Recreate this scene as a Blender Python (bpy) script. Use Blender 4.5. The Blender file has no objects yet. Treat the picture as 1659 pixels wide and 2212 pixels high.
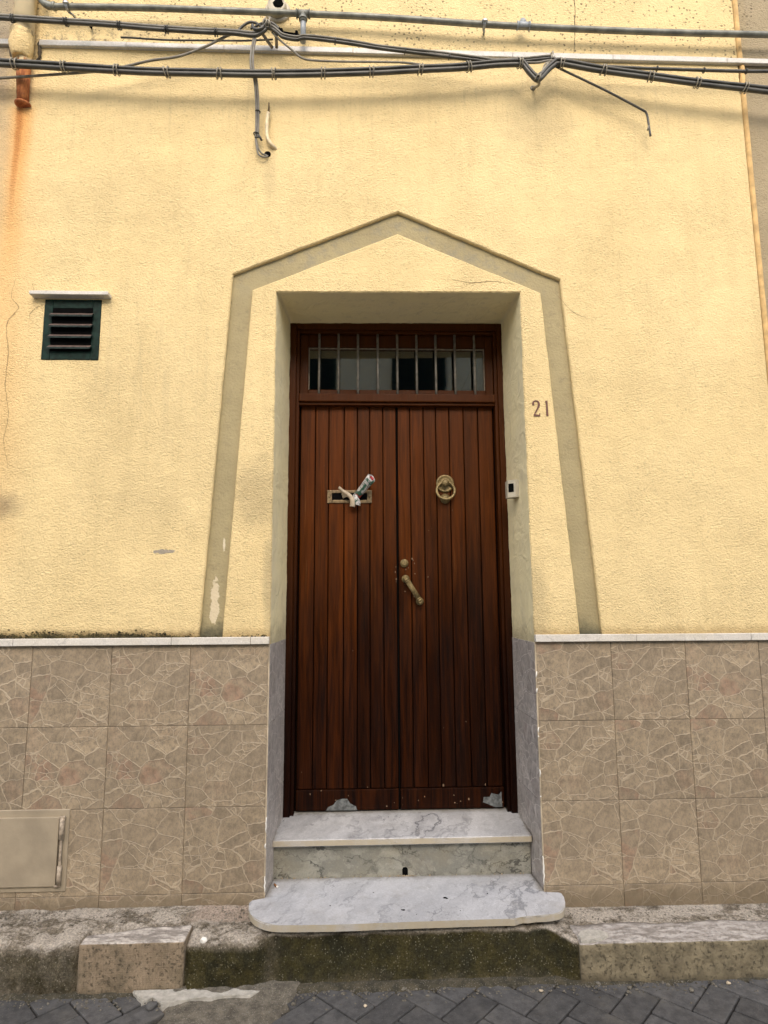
import bpy, bmesh, math, random
from mathutils import Vector, Matrix, noise

random.seed(7)
sc = bpy.context.scene
COL = sc.collection
R = math.radians

# ------------------------------------------------------------------ camera
cam_d = bpy.data.cameras.new('camera')
cam = bpy.data.objects.new('camera', cam_d)
COL.objects.link(cam)
sc.camera = cam
cam_d.sensor_fit = 'VERTICAL'
cam_d.sensor_height = 24.0
cam_d.lens = 1326.0 / 2212.0 * 24.0
cam_d.clip_start = 0.05
cam_d.clip_end = 400
YAW, PITCH, ROLL = R(2.05444), R(7.80652), R(-0.31541)
fw = Vector((math.sin(YAW) * math.cos(PITCH), math.cos(YAW) * math.cos(PITCH), math.sin(PITCH)))
rt0 = Vector((math.cos(YAW), -math.sin(YAW), 0))
up0 = rt0.cross(fw)
rt = rt0 * math.cos(ROLL) + up0 * math.sin(ROLL)
up = up0 * math.cos(ROLL) - rt0 * math.sin(ROLL)
cam.matrix_world = Matrix(((rt.x, up.x, -fw.x, -0.1746), (rt.y, up.y, -fw.y, -2.6685),
                           (rt.z, up.z, -fw.z, 1.19166), (0, 0, 0, 1)))

# ------------------------------------------------------------------ sky and sun
SUN_EL, SUN_AZ = 38.0, 0.0      # degrees; azimuth measured from -y (behind the viewer) towards +x
world = bpy.data.worlds.new('World')
sc.world = world
world.use_nodes = True
wn = world.node_tree.nodes
bg = wn['Background']
sky = wn.new('ShaderNodeTexSky')
sky.sky_type = 'NISHITA'
sky.sun_disc = False
sky.sun_elevation = R(SUN_EL)
sky.sun_rotation = R(180 - SUN_AZ)
sky.dust_density = 4.0
sky.air_density = 1.0
sky.ozone_density = 1.0
world.node_tree.links.new(sky.outputs[0], bg.inputs[0])
bg.inputs[1].default_value = 0.15
sun_d = bpy.data.lights.new('sun', 'SUN')
sun_d.energy = 1.2
sun_d.angle = R(170)
sun_d.color = (1.0, 0.93, 0.82)
sun = bpy.data.objects.new('sun', sun_d)
COL.objects.link(sun)
sd = Vector((-math.sin(R(SUN_AZ)) * math.cos(R(SUN_EL)), math.cos(R(SUN_AZ)) * math.cos(R(SUN_EL)), -math.sin(R(SUN_EL))))
sun.rotation_euler = sd.to_track_quat('-Z', 'Y').to_euler()
sun.location = (0, -3, 9)
vs = sc.view_settings
vs.view_transform = 'Standard'
vs.look = 'None'
vs.exposure = 1.02
vs.gamma = 1.0
vs.use_curve_mapping = False


# ------------------------------------------------------------------ material helpers
class NT:
    def __init__(self, name):
        self.m = bpy.data.materials.new(name)
        self.m.use_nodes = True
        self.t = self.m.node_tree
        self.b = self.t.nodes['Principled BSDF']

    def n(self, typ, **kw):
        nd = self.t.nodes.new('ShaderNode' + typ)
        for k, v in kw.items():
            setattr(nd, k, v)
        return nd

    def put(self, sock, v):
        if v is None:
            return
        if isinstance(v, bpy.types.NodeSocket):
            self.t.links.new(v, sock)
        elif sock.type == 'RGBA' and len(v) == 3:
            sock.default_value = (*v, 1)
        else:
            sock.default_value = v

    def set(self, **kw):
        for k, v in kw.items():
            self.put(self.b.inputs[k.replace('_', ' ')], v)

    def pos(self):
        return self.n('NewGeometry').outputs['Position']

    def nrm(self):
        return self.n('NewGeometry').outputs['Normal']

    def obj(self):
        return self.n('TexCoord').outputs['Object']

    def rnd(self):
        return self.n('ObjectInfo').outputs['Random']

    def math(self, op, a, b=None, c=None, clamp=False):
        nd = self.n('Math', operation=op, use_clamp=clamp)
        self.put(nd.inputs[0], a)
        if b is not None:
            self.put(nd.inputs[1], b)
        if c is not None:
            self.put(nd.inputs[2], c)
        return nd.outputs[0]

    def mul(self, a, b): return self.math('MULTIPLY', a, b)
    def add(self, a, b): return self.math('ADD', a, b)
    def sub(self, a, b): return self.math('SUBTRACT', a, b)

    def xyz(self, v):
        s = self.n('SeparateXYZ')
        self.put(s.inputs[0], v)
        return s.outputs[0], s.outputs[1], s.outputs[2]

    def comb(self, x, y, z):
        c = self.n('CombineXYZ')
        for i, v in enumerate((x, y, z)):
            self.put(c.inputs[i], v)
        return c.outputs[0]

    def vmul(self, v, s):
        nd = self.n('VectorMath', operation='MULTIPLY')
        self.put(nd.inputs[0], v)
        self.put(nd.inputs[1], s if isinstance(s, (tuple, list, bpy.types.NodeSocket)) else (s, s, s))
        return nd.outputs[0]

    def vadd(self, v, s):
        nd = self.n('VectorMath', operation='ADD')
        self.put(nd.inputs[0], v)
        self.put(nd.inputs[1], s)
        return nd.outputs[0]

    def noise(self, v, scale, detail=3, rough=0.55, dist=0.0, color=False):
        nd = self.n('TexNoise')
        self.put(nd.inputs['Vector'], v)
        nd.inputs['Scale'].default_value = scale
        nd.inputs['Detail'].default_value = detail
        nd.inputs['Roughness'].default_value = rough
        nd.inputs['Distortion'].default_value = dist
        return nd.outputs['Color' if color else 'Fac']

    def voro(self, v, scale, feature='F1', out='Distance', rand=1.0):
        nd = self.n('TexVoronoi', feature=feature)
        self.put(nd.inputs['Vector'], v)
        nd.inputs['Scale'].default_value = scale
        nd.inputs['Randomness'].default_value = rand
        return nd.outputs[out]

    def rng(self, v, a, b, c=0.0, d=1.0, smooth=True):
        nd = self.n('MapRange', interpolation_type='SMOOTHSTEP' if smooth else 'LINEAR')
        nd.clamp = True
        self.put(nd.inputs[0], v)
        for i, x in enumerate((a, b, c, d)):
            self.put(nd.inputs[1 + i], x)
        return nd.outputs[0]

    def mix(self, f, a, b, blend='MIX'):
        nd = self.n('Mix', data_type='RGBA', blend_type=blend)
        self.put(nd.inputs[0], f)
        self.put(nd.inputs[6], a)
        self.put(nd.inputs[7], b)
        return nd.outputs[2]

    def scale_col(self, c, f):
        return self.mix(1.0, c, self.comb(f, f, f), 'MULTIPLY')

    def bump(self, h, strength=1.0, dist=0.005, normal=None):
        nd = self.n('Bump')
        nd.inputs['Strength'].default_value = strength
        nd.inputs['Distance'].default_value = dist
        self.put(nd.inputs['Height'], h)
        if normal is not None:
            self.put(nd.inputs['Normal'], normal)
        return nd.outputs[0]

    def blob(self, p, cx, cz, rx, rz, soft=0.5, wob=0.5, wscale=8):
        """ragged elliptical patch in the wall plane (x, z)"""
        x, y, z = self.xyz(p)
        dx = self.math('DIVIDE', self.sub(x, cx), rx)
        dz = self.math('DIVIDE', self.sub(z, cz), rz)
        d = self.math('SQRT', self.add(self.mul(dx, dx), self.mul(dz, dz)))
        w = self.mul(self.sub(self.noise(p, wscale, 4, 0.65), 0.5), wob * 2)
        return self.rng(self.add(d, w), 1 - soft, 1 + soft, 1, 0)


def simple(name, col, rough=0.5, metal=0.0, var=0.25, vscale=20, bump=0.0, bscale=120, spec=0.5):
    m = NT(name)
    p = m.pos()
    f = m.rng(m.noise(p, vscale, 4), 0.3, 0.7, 1 - var, 1 + var)
    m.set(Base_Color=m.scale_col(col, f), Roughness=rough, Metallic=metal)
    m.b.inputs['Specular IOR Level'].default_value = spec
    if bump:
        m.set(Normal=m.bump(m.noise(p, bscale, 3), 0.6, bump))
    return m.m


YEL_A = (0.775, 0.617, 0.328)
YEL_B = (0.735, 0.577, 0.297)


def plaster_material(name, base_a, base_b, rough_scale=122, relief=0.0036, pits_from=None, stains=True):
    m = NT(name)
    p = m.pos()
    x, y, z = m.xyz(p)
    big = m.rng(m.noise(p, 1.3, 5, 0.6), 0.3, 0.7)
    col = m.mix(big, base_a, base_b)
    med = m.rng(m.noise(m.vmul(p, (1, 1, .6)), 9, 5, 0.7), 0.2, 0.8, 0.93, 1.06)
    col = m.scale_col(col, med)
    # vertical rain streaks
    st = m.noise(m.vmul(p, (14, 14, 0.8)), 1, 4, 0.6)
    col = m.mix(m.rng(st, 0.5, 0.75, 0, 0.18), col, (0.52, 0.40, 0.19))
    # low spots of the roughcast relief mixed darker, in patches
    q = m.vadd(p, m.vmul(m.noise(p, 40, 2, color=True), 0.012))
    h1 = m.noise(m.vmul(q, (1, 1, 1.25)), rough_scale, 2.5, 0.55, 0.4)
    h2 = m.noise(p, rough_scale * 2.7, 2, 0.5)
    amp_ = m.rng(m.noise(p, 2.4, 4, 0.6), 0.3, 0.7, 0.65, 1.2)
    h = m.add(m.mul(m.rng(h1, 0.28, 0.72, 0, 1, False), amp_), m.mul(h2, 0.3))
    low = m.rng(h1, 0.30, 0.44, 1, 0)
    col = m.mix(m.mul(low, m.rng(m.noise(p, 3.1, 4, 0.65), 0.42, 0.68, 0.04, 0.34)), col, (0.44, 0.33, 0.15))
    # dark pin-prick pits, far more of them on the upper storey
    v = m.voro(m.vadd(p, m.vmul(m.noise(p, 30, 2, color=True), 0.02)), 46)
    dens = m.rng(m.noise(p, 5, 4, 0.7), 0.36, 0.58)
    pit = m.mul(m.rng(v, 0.14, 0.32, 1, 0), dens)
    zone = m.rng(z, 3.79, 3.86, 0.20, 1.0)
    col = m.mix(m.mul(m.mul(pit, zone), 0.85), col, (0.10, 0.075, 0.045))
    if stains:
        grime = (0.17, 0.145, 0.10)
        n1 = m.rng(m.noise(p, 22, 5, 0.75), 0.45, 0.65)
        # dirt line just above the string course and mould over the dado cap
        a = m.mul(m.rng(z, 3.86, 3.95, 1, 0), m.mul(m.rng(x, -0.9, -1.5, 0.2, 1.0), n1))
        col = m.mix(m.mul(m.rng(z, 3.80, 3.82), m.mul(a, 0.85)), col, grime)
        edge = m.add(z, m.mul(m.noise(p, 14, 4, 0.7), -0.06))
        b = m.mul(m.rng(edge, 1.0, 1.035, 1, 0), m.rng(x, -0.7, -1.0, 0.3, 1))
        col = m.mix(m.mul(b, 0.85), col, (0.12, 0.10, 0.055))
        edge2 = m.add(z, m.mul(m.noise(p, 30, 4, 0.7), -0.10))
        col = m.mix(m.mul(m.rng(edge2, 0.965, 1.03, 1, 0), 0.5), col, (0.33, 0.21, 0.08))
        # faint dark band below the cables: their soft shadow put into the colour
        c1 = m.mul(m.rng(m.noise(m.vmul(p, (1.2, 1, 5)), 1.6, 4, 0.6), 0.48, 0.66), m.rng(m.math('ABSOLUTE', m.sub(z, 3.48)), 0.02, 0.18, 1, 0))
        col = m.mix(m.mul(c1, 0.10), col, (0.36, 0.29, 0.17))
        for (cx, cz, rx, rz, k, c) in ((-1.75, 1.585, 0.10, 0.055, 0.65, grime), 
                                       (-0.63, 1.64, 0.10, 0.14, 0.28, grime), (-1.10, 1.95, 0.35, 0.5, 0.10, grime),
                                       (-1.30, 3.02, 0.42, 0.22, 0.08, grime), (-0.61, 3.16, 0.03, 0.12, 0.16, grime),
                                       (0.66, 3.50, 0.16, 0.16, 0.25, grime), (-1.90, 3.98, 0.07, 0.5, 0.75, (0.22, 0.2, 0.17)),
                                       (-1.90, 3.3, 0.10, 0.5, 0.5, (0.3, 0.26, 0.2)),
                                       (-0.57, 1.25, 0.03, 0.2, 0.35, grime), (0.58, 1.13, 0.05, 0.2, 0.25, grime)):
            col = m.mix(m.mul(m.blob(p, cx, cz, rx, rz, 0.55, 0.6, 14), k), col, c)
        sk = m.mul(m.rng(m.noise(m.vmul(p, (30, 30, 1.6)), 1, 4, 0.65), 0.50, 0.66), m.blob(p, -1.08, 2.35, 0.30, 0.45, 0.6, 0.5, 4))
        col = m.mix(m.mul(sk, 0.22), col, (0.40, 0.33, 0.20))
        sk2 = m.mul(m.rng(m.noise(m.vmul(p, (38, 38, 2.2)), 1, 4, 0.65), 0.54, 0.66), m.mul(m.rng(z, 3.0, 3.6, 0, 0.2), m.rng(z, 3.80, 3.78)))
        col = m.mix(sk2, col, (0.42, 0.33, 0.18))
        fl_ = m.mul(m.blob(p, -1.03, 1.387, 0.042, 0.010, 0.14, 1.1, 34), 0.85)
        col = m.mix(fl_, col, (0.27, 0.25, 0.22))
        # rust run below the iron pipe
        drip = m.sub(m.add(x, 1.775), m.add(m.mul(m.sub(m.noise(m.vmul(p, (1, 1, 1)), 2.5, 3), 0.5), 0.06), m.mul(m.sub(z, 3.4), 0.012)))
        ax = m.math('ABSOLUTE', drip)
        fall = m.rng(z, 2.3, 3.5, 0.05, 1)
        below = m.rng(z, 3.475, 3.50, 1, 0)
        wide = m.mul(m.rng(ax, 0.0, 0.075, 1, 0), m.mul(fall, 0.85))
        core = m.mul(m.rng(m.math('ABSOLUTE', m.add(drip, 0.012)), 0.003, 0.022, 1, 0), m.mul(m.rng(z, 2.75, 3.35, 0, 1), 0.8))
        col = m.mix(m.mul(wide, below), col, (0.70, 0.33, 0.09))
        col = m.mix(m.mul(core, below), col, (0.38, 0.13, 0.03))
        glow = m.mul(m.blob(p, -1.83, 2.4, 0.16, 1.1, 0.7, 0.3, 3), 0.36)
        col = m.mix(glow, col, (0.72, 0.40, 0.14))
    m.set(Base_Color=col, Roughness=0.9)
    m.b.inputs['Specular IOR Level'].default_value = 0.25
    nb = m.bump(h, 1.0, relief)
    m.set(Normal=m.bump(m.noise(p, 6, 3), 0.5, 0.02, nb))
    return m.m


M = {}
M['plaster'] = plaster_material('yellow roughcast', YEL_A, YEL_B)
M['neighbour'] = plaster_material('grey beige roughcast', (0.40, 0.33, 0.21), (0.34, 0.28, 0.18), stains=False)


def groove_material():
    m = NT('olive grey band paint')
    p = m.pos()
    x, y, z = m.xyz(p)
    col = m.mix(m.rng(m.noise(p, 5, 5, 0.65), 0.3, 0.7), (0.37, 0.31, 0.168), (0.31, 0.26, 0.14))
    col = m.mix(m.rng(m.noise(m.vmul(p, (1, 1, 1.4)), 26, 5, 0.75), 0.5, 0.72, 0, 0.45), col, (0.17, 0.145, 0.085))
    col = m.mix(m.mul(m.rng(m.noise(p, 12, 5, 0.7), 0.45, 0.6), m.rng(z, 2.5, 2.75, 0, 0.5)), col, (0.22, 0.21, 0.16))
    ed = m.add(z, m.mul(m.noise(p, 11, 4, 0.7), -0.16))
    col = m.mix(m.rng(ed, 0.93, 1.03, 0.9, 0), col, (0.06, 0.06, 0.035))
    pe = m.mul(m.blob(p, -0.808, 1.17, 0.019, 0.075, 0.10, 1.6, 20), 0.95)
    col = m.mix(pe, col, (0.62, 0.53, 0.36))
    pe2 = m.blob(p, -0.775, 1.42, 0.005, 0.035, 0.12, 1.3, 22)
    col = m.mix(pe2, col, (0.62, 0.55, 0.40))
    m.set(Base_Color=col, Roughness=0.85)
    h = m.add(m.noise(p, 95, 3, 0.6), m.mul(pe, -0.4))
    m.set(Normal=m.bump(h, 0.8, 0.004))
    return m.m


def reveal_material():
    m = NT('smooth trowelled plaster')
    p = m.pos()
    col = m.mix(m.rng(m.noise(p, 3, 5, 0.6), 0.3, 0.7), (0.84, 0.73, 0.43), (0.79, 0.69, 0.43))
    col = m.mix(m.rng(m.noise(m.vmul(p, (3, 3, 1)), 7, 5, 0.75), 0.52, 0.75, 0, 0.4), col, (0.42, 0.37, 0.27))
    x, y, z = m.xyz(p)
    ed = m.add(z, m.mul(m.noise(p, 9, 4, 0.7), -0.25))
    col = m.mix(m.rng(ed, 0.86, 1.0, 0.55, 0), col, (0.23, 0.19, 0.12))
    m.set(Base_Color=col, Roughness=0.75)
    h = m.add(m.noise(m.vadd(p, m.vmul(m.noise(p, 4, 2, color=True), 0.2)), 11, 4, 0.55, 1.5), m.mul(m.noise(p, 120, 2), 0.06))
    m.set(Normal=m.bump(h, 0.6, 0.014))
    return m.m


def tile_material(name='crazy paving print tile', grey=0.0):
    m = NT(name)
    o = m.obj()
    r = m.math('FLOOR', m.mul(m.rnd(), 5))
    off = m.comb(m.mul(r, 3.17), m.mul(r, 1.71), m.mul(r, 2.3))
    x, y, z = m.xyz(o)
    base = m.vadd(m.comb(m.add(x, y), 0.0, z), off)
    w1 = m.vmul(m.vadd(m.noise(base, 9, 2, color=True), (-.5, -.5, -.5)), (0.022, 0, 0.022))
    w2 = m.vmul(m.vadd(m.noise(base, 34, 2, color=True), (-.5, -.5, -.5)), (0.016, 0, 0.016))
    q = m.vadd(m.vadd(base, w1), w2)
    q = m.comb(m.xyz(q)[0], 0.0, m.xyz(q)[2])
    q = m.vmul(q, (0.85, 1, 1.15))
    e1 = m.voro(q, 11.2, 'DISTANCE_TO_EDGE')
    c1 = m.voro(q, 11.2, 'F1', 'Color')
    e2 = m.voro(m.vadd(q, (0.4, 0, 0.7)), 21, 'DISTANCE_TO_EDGE')
    c2 = m.voro(m.vadd(q, (0.4, 0, 0.7)), 21, 'F1', 'Color')
    cr, cg, cb = m.xyz(c1)
    sub = m.rng(cb, 0.62, 0.64)
    wv = m.rng(m.noise(base, 45, 3), 0.3, 0.7, 0.6, 1.4)
    l1 = m.rng(e1, m.mul(wv, 0.011), m.mul(wv, 0.025), 1, 0)
    l2 = m.mul(m.rng(e2, m.mul(wv, 0.016), m.mul(wv, 0.040), 1, 0), sub)
    line = m.math('MAXIMUM', l1, l2)
    sr = m.xyz(c2)[0]
    tone = m.add(m.mul(cr, 0.65), m.mul(m.mul(sr, sub), 0.35))
    stone = m.mix(m.rng(tone, 0.1, 0.9), (0.285, 0.224, 0.150), (0.375, 0.295, 0.195))
    red = m.rng(cg, 0.78, 0.95, 0, 0.65)
    red = m.mul(red, m.rng(m.noise(base, 20, 3), 0.35, 0.65))
    stone = m.mix(red, stone, (0.31, 0.18, 0.12))
    speck = m.noise(m.vmul(base, (1.2, 1, .8)), 85, 5, 0.85)
    stone = m.mix(m.rng(speck, 0.40, 0.70, 0, 0.75), stone, (0.135, 0.115, 0.088))
    stone = m.scale_col(stone, m.rng(m.noise(base, 28, 5, 0.7), 0.25, 0.75, 0.72, 1.26))
    col = m.mix(m.mul(line, 0.70), stone, (0.44, 0.36, 0.255))
    # old dirt splashed over the lowest course
    P = m.pos()
    pz = m.xyz(P)[2]
    ed = m.add(pz, m.mul(m.noise(P, 9, 5, 0.7), -0.16))
    col = m.mix(m.rng(ed, -0.13, -0.04, 0.7, 0), col, (0.13, 0.10, 0.06))
    if grey:  # jamb copy paled and greyed: skylight on the reveals put into the colour
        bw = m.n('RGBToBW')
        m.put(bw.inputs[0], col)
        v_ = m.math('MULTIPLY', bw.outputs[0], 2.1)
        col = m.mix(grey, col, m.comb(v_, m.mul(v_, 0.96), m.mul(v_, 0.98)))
    tv = m.math('FRACT', m.mul(m.rnd(), 7.31))
    col = m.scale_col(col, m.rng(tv, 0, 1, 0.93, 1.07, False))
    film = m.rng(m.noise(P, 2.2, 4, 0.6), 0.35, 0.7, 0, 0.25)
    col = m.mix(film, col, (0.25, 0.20, 0.14))
    m.set(Base_Color=col, Roughness=m.rng(m.noise(base, 30, 2), 0.3, 0.7, 0.38, 0.55))
    h = m.add(m.mul(line, 0.7), m.mul(speck, 0.35))
    m.set(Normal=m.bump(h, 0.7, 0.0022))
    return m.m


def marble_material(name, white, vein, scale, warm=0.0, density=0.5, dirt=0.2, seed=0.0, edge=False, corner=0.0):
    m = NT(name)
    p = m.vadd(m.pos(), (seed, seed * 0.7, seed * 1.3))
    q = m.vmul(p, (1.0, 0.75, 1.2))
    d = m.vmul(m.vadd(m.noise(q, scale * 0.5, 5, 0.65, color=True), (-.5, -.5, -.5)), 1.2 / scale)
    d2 = m.vmul(m.vadd(m.noise(q, scale * 3.0, 4, 0.6, color=True), (-.5, -.5, -.5)), 0.35 / scale)
    qq = m.vadd(m.vadd(q, d), d2)
    rotv = m.n('VectorRotate', rotation_type='Z_AXIS')
    m.put(rotv.inputs['Vector'], qq)
    rotv.inputs['Angle'].default_value = 0.7
    n1 = m.noise(m.vmul(rotv.outputs[0], (1.0, 0.35, 1.0)), scale, 4, 0.55)
    v1 = m.rng(m.math('ABSOLUTE', m.sub(n1, 0.5)), 0.0, 0.022, 1, 0)
    n2 = m.noise(m.vadd(qq, (3.3, 1.2, 0.4)), scale * 2.1, 5, 0.6)
    v2 = m.rng(m.math('ABSOLUTE', m.sub(n2, 0.48)), 0.0, 0.011, 0.9, 0)
    msk = m.rng(m.noise(q, scale * 0.6, 3), 0.42, 0.62)
    v = m.math('MAXIMUM', m.mul(v1, m.add(0.35, m.mul(msk, 0.65))), m.mul(v2, msk))
    stk = m.noise(m.vmul(rotv.outputs[0], (9.0, 1.3, 9.0)), 1.6, 6, 0.72)
    cloud = m.mul(m.rng(m.add(m.mul(m.noise(qq, scale * 0.8, 6, 0.7), 0.5), m.mul(stk, 0.5)), 0.40, 0.60), 1.15)
    col = m.mix(m.mul(cloud, density), white, tuple(0.55 * w + 0.45 * g for w, g in zip(white, vein)))
    col = m.mix(m.mul(v, density * 1.25), col, vein)
    fine = m.noise(p, 160, 3, 0.7)
    col = m.scale_col(col, m.rng(fine, 0.3, 0.7, 0.9, 1.07))
    if warm:
        col = m.mix(m.rng(m.noise(q, scale * 0.9, 4, 0.6), 0.4, 0.7, 0, warm), col, (0.42, 0.35, 0.19))
    scr = m.rng(m.noise(m.vmul(rotv.outputs[0], (60.0, 5.0, 60.0)), 1.0, 4, 0.7), 0.60, 0.70, 0, 0.45)
    col = m.mix(scr, col, tuple(min(0.8, c * 1.35) for c in white))
    gr_ = m.rng(m.noise(p, 85, 5, 0.8), 0.54, 0.72, 0, 0.5)
    col = m.mix(gr_, col, tuple(0.5 * c for c in white))
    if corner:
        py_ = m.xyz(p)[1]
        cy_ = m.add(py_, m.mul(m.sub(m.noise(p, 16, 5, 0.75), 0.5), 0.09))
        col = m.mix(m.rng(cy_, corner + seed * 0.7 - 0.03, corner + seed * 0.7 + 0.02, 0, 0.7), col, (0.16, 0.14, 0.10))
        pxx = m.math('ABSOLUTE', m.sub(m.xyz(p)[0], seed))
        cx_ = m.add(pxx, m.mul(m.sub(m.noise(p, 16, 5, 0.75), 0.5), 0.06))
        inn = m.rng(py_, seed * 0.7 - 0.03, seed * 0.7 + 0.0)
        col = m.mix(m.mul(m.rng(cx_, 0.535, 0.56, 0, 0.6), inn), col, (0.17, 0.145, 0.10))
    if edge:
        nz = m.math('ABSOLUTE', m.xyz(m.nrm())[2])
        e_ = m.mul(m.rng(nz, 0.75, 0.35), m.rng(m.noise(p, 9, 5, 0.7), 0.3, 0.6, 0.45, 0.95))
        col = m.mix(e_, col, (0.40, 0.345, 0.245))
    pits = m.rng(m.voro(m.vadd(p, d), 38), 0.02, 0.07, 1, 0)
    pits = m.mul(pits, m.rng(m.noise(p, 6, 3), 0.45, 0.6))
    col = m.mix(m.mul(pits, 0.7), col, (0.10, 0.09, 0.07))
    col = m.mix(m.rng(m.noise(p, 7, 6, 0.75), 0.5, 0.78, 0, dirt), col, (0.20, 0.17, 0.12))
    m.set(Base_Color=col, Roughness=m.rng(m.noise(p, 18, 4), 0.3, 0.7, 0.42, 0.68))
    m.set(Normal=m.bump(m.add(m.mul(fine, 0.5), m.noise(p, 12, 3)), 0.5, 0.0025))
    return m.m


M['groove'] = groove_material()
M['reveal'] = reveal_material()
M['tile'] = tile_material()
M['jamb_tile'] = tile_material('skylit crazy paving print tile', 0.5)
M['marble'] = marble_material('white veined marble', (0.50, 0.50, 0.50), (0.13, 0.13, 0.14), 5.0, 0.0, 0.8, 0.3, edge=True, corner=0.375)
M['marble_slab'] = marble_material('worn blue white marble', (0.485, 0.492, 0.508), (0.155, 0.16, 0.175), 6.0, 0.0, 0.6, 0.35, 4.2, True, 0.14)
M['marble_riser'] = marble_material('yellowed cloudy marble', (0.29, 0.285, 0.24), (0.065, 0.065, 0.056), 7.5, 0.14, 1.25, 0.5, 2.1)
M['marble_edge'] = marble_material('weathered marble strip', (0.64, 0.61, 0.55), (0.33, 0.32, 0.30), 5.0, 0.25, 0.4, 0.25, 9.0)


M['marble_course'] = marble_material('bright marble strip', (0.62, 0.60, 0.56), (0.34, 0.37, 0.35), 5.0, 0.15, 0.4, 0.25, 13.0)


def wood_material(name, dark, light, scrape=0.0):
    m = NT(name)
    o = m.obj()
    P = m.pos()
    r = m.rnd()
    q = m.vadd(o, m.comb(m.mul(r, 9.1), m.mul(r, 3.3), m.mul(r, 17.7)))
    g = m.noise(m.vmul(q, (34, 34, 1.6)), 1.6, 5, 0.6, 0.6)
    f = m.noise(m.vmul(q, (300, 300, 5)), 1.0, 3, 0.6)
    col = m.mix(m.rng(g, 0.28, 0.72), dark, light)
    col = m.scale_col(col, m.rng(f, 0.3, 0.7, 0.72, 1.22))
    col = m.scale_col(col, m.rng(r, 0, 1, 0.6, 1.12, False))
    # varnish darkened in uneven runs, board by board
    x, y, z = m.xyz(P)
    run = m.add(z, m.add(m.mul(m.noise(m.vmul(P, (16, 16, 1.4)), 1, 4, 0.7), 1.1), m.mul(r, 0.35)))
    worn = m.rng(run, 1.45, 2.45, 0.0, 1.0)
    col = m.mix(worn, m.scale_col(col, 0.42), m.mix(0.25, col, (0.14, 0.040, 0.0035)))
    # bleached fibres
    s = m.rng(m.noise(m.vmul(q, (120, 120, 2.5)), 1, 4, 0.7), 0.60, 0.75, 0, 0.35)
    col = m.mix(m.mul(s, worn), col, (0.23, 0.10, 0.03))
    if scrape:
        k = m.rng(m.voro(m.vadd(P, m.vmul(m.noise(P, 60, 2, color=True), 0.02)), 32), 0.05, 0.10, 1, 0)
        k = m.mul(k, m.rng(m.noise(P, 7, 3), 0.50, 0.58))
        near = m.math('MAXIMUM', m.rng(m.noise(P, 3, 3), 0.6, 0.66, 0, 0.6), m.rng(z, 0.26, 0.36, 0.8, 0))
        near = m.math('MAXIMUM', near, m.blob(P, 0.03, 1.28, 0.13, 0.2, 0.4, 0.4, 20))
        col = m.mix(m.mul(k, m.mul(near, scrape)), col, (0.42, 0.30, 0.2))
    m.set(Base_Color=col, Roughness=m.rng(m.noise(m.vmul(P, (20, 20, 3)), 1, 3), 0.3, 0.7, 0.34, 0.55))
    m.b.inputs['Specular IOR Level'].default_value = 0.10
    m.set(Normal=m.bump(m.add(m.mul(g, 0.5), m.mul(f, 0.5)), 0.5, 0.0022))
    return m.m


M['wood'] = wood_material('dark red varnished boards', (0.014, 0.0027, 0.0006), (0.090, 0.0205, 0.0020), 1.0)
M['wood_frame'] = wood_material('dark varnished frame', (0.011, 0.0022, 0.0006), (0.032, 0.0068, 0.0010))
M['iron'] = simple('dark grey painted iron', (0.20, 0.185, 0.16), 0.5, 0.3, 0.3, 60)
M['brass'] = simple('dull brass', (0.20, 0.150, 0.066), 0.5, 0.45, 0.35, 70, 0.0008, 200)
M['brass_dark'] = simple('tarnished bronze plate', (0.17, 0.125, 0.07), 0.5, 0.6, 0.35, 60, 0.0008, 200)
M['black'] = simple('black hollow', (0.004, 0.004, 0.004), 0.9, 0, 0.2, spec=0.02)
M['gap_dark'] = simple('shade in the board gaps', (0.006, 0.003, 0.002), 0.9, 0, 0.3, spec=0.02)  # near-black leaf backing: shade of the board gaps put into its colour
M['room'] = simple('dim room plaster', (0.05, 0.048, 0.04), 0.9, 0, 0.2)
M['green_paint'] = simple('dark green gloss paint', (0.006, 0.020, 0.015), 0.5, 0, 0.4, 40, 0.001, 90, 0.12)
M['green_slat'] = simple('faded dark green slat paint', (0.012, 0.022, 0.019), 0.5, 0, 0.6, 60, 0.001, 90, 0.15)
M['slat_top'] = simple('bare brown slat wood', (0.085, 0.055, 0.043), 0.7, 0, 0.4, 60)
M['beige_paint'] = simple('beige painted steel', (0.315, 0.262, 0.185), 0.55, 0, 0.12, 9, 0.0012, 60)
M['beige_rust'] = simple('dirty beige hinge paint', (0.33, 0.27, 0.20), 0.6, 0, 0.35, 60)
M['cable'] = simple('grey black cable sheath', (0.050, 0.049, 0.041), 0.4, 0, 0.35, 14)
M['cable_light'] = simple('weathered grey cable', (0.17, 0.158, 0.128), 0.55, 0, 0.3, 20)
M['tie'] = simple('grey wire tie', (0.27, 0.245, 0.19), 0.5, 0.2, 0.35, 60)
M['pipe'] = simple('grey green galvanised pipe', (0.175, 0.18, 0.155), 0.5, 0.35, 0.35, 16, 0.0008, 90)
M['galv'] = simple('bare galvanised metal', (0.36, 0.38, 0.39), 0.42, 0.6, 0.3, 40)
M['blue_pipe'] = simple('blue grey plastic pipe', (0.27, 0.30, 0.32), 0.5, 0.1, 0.25, 30)
M['white_plastic'] = simple('yellowed white plastic', (0.42, 0.38, 0.29), 0.45, 0, 0.12, 30)
M['cream_pipe'] = simple('cream conduit', (0.62, 0.52, 0.33), 0.5, 0, 0.3, 30)
M['pvc'] = simple('cream painted downpipe', (0.74, 0.62, 0.39), 0.6, 0, 0.14, 8, 0.001, 60)
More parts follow.
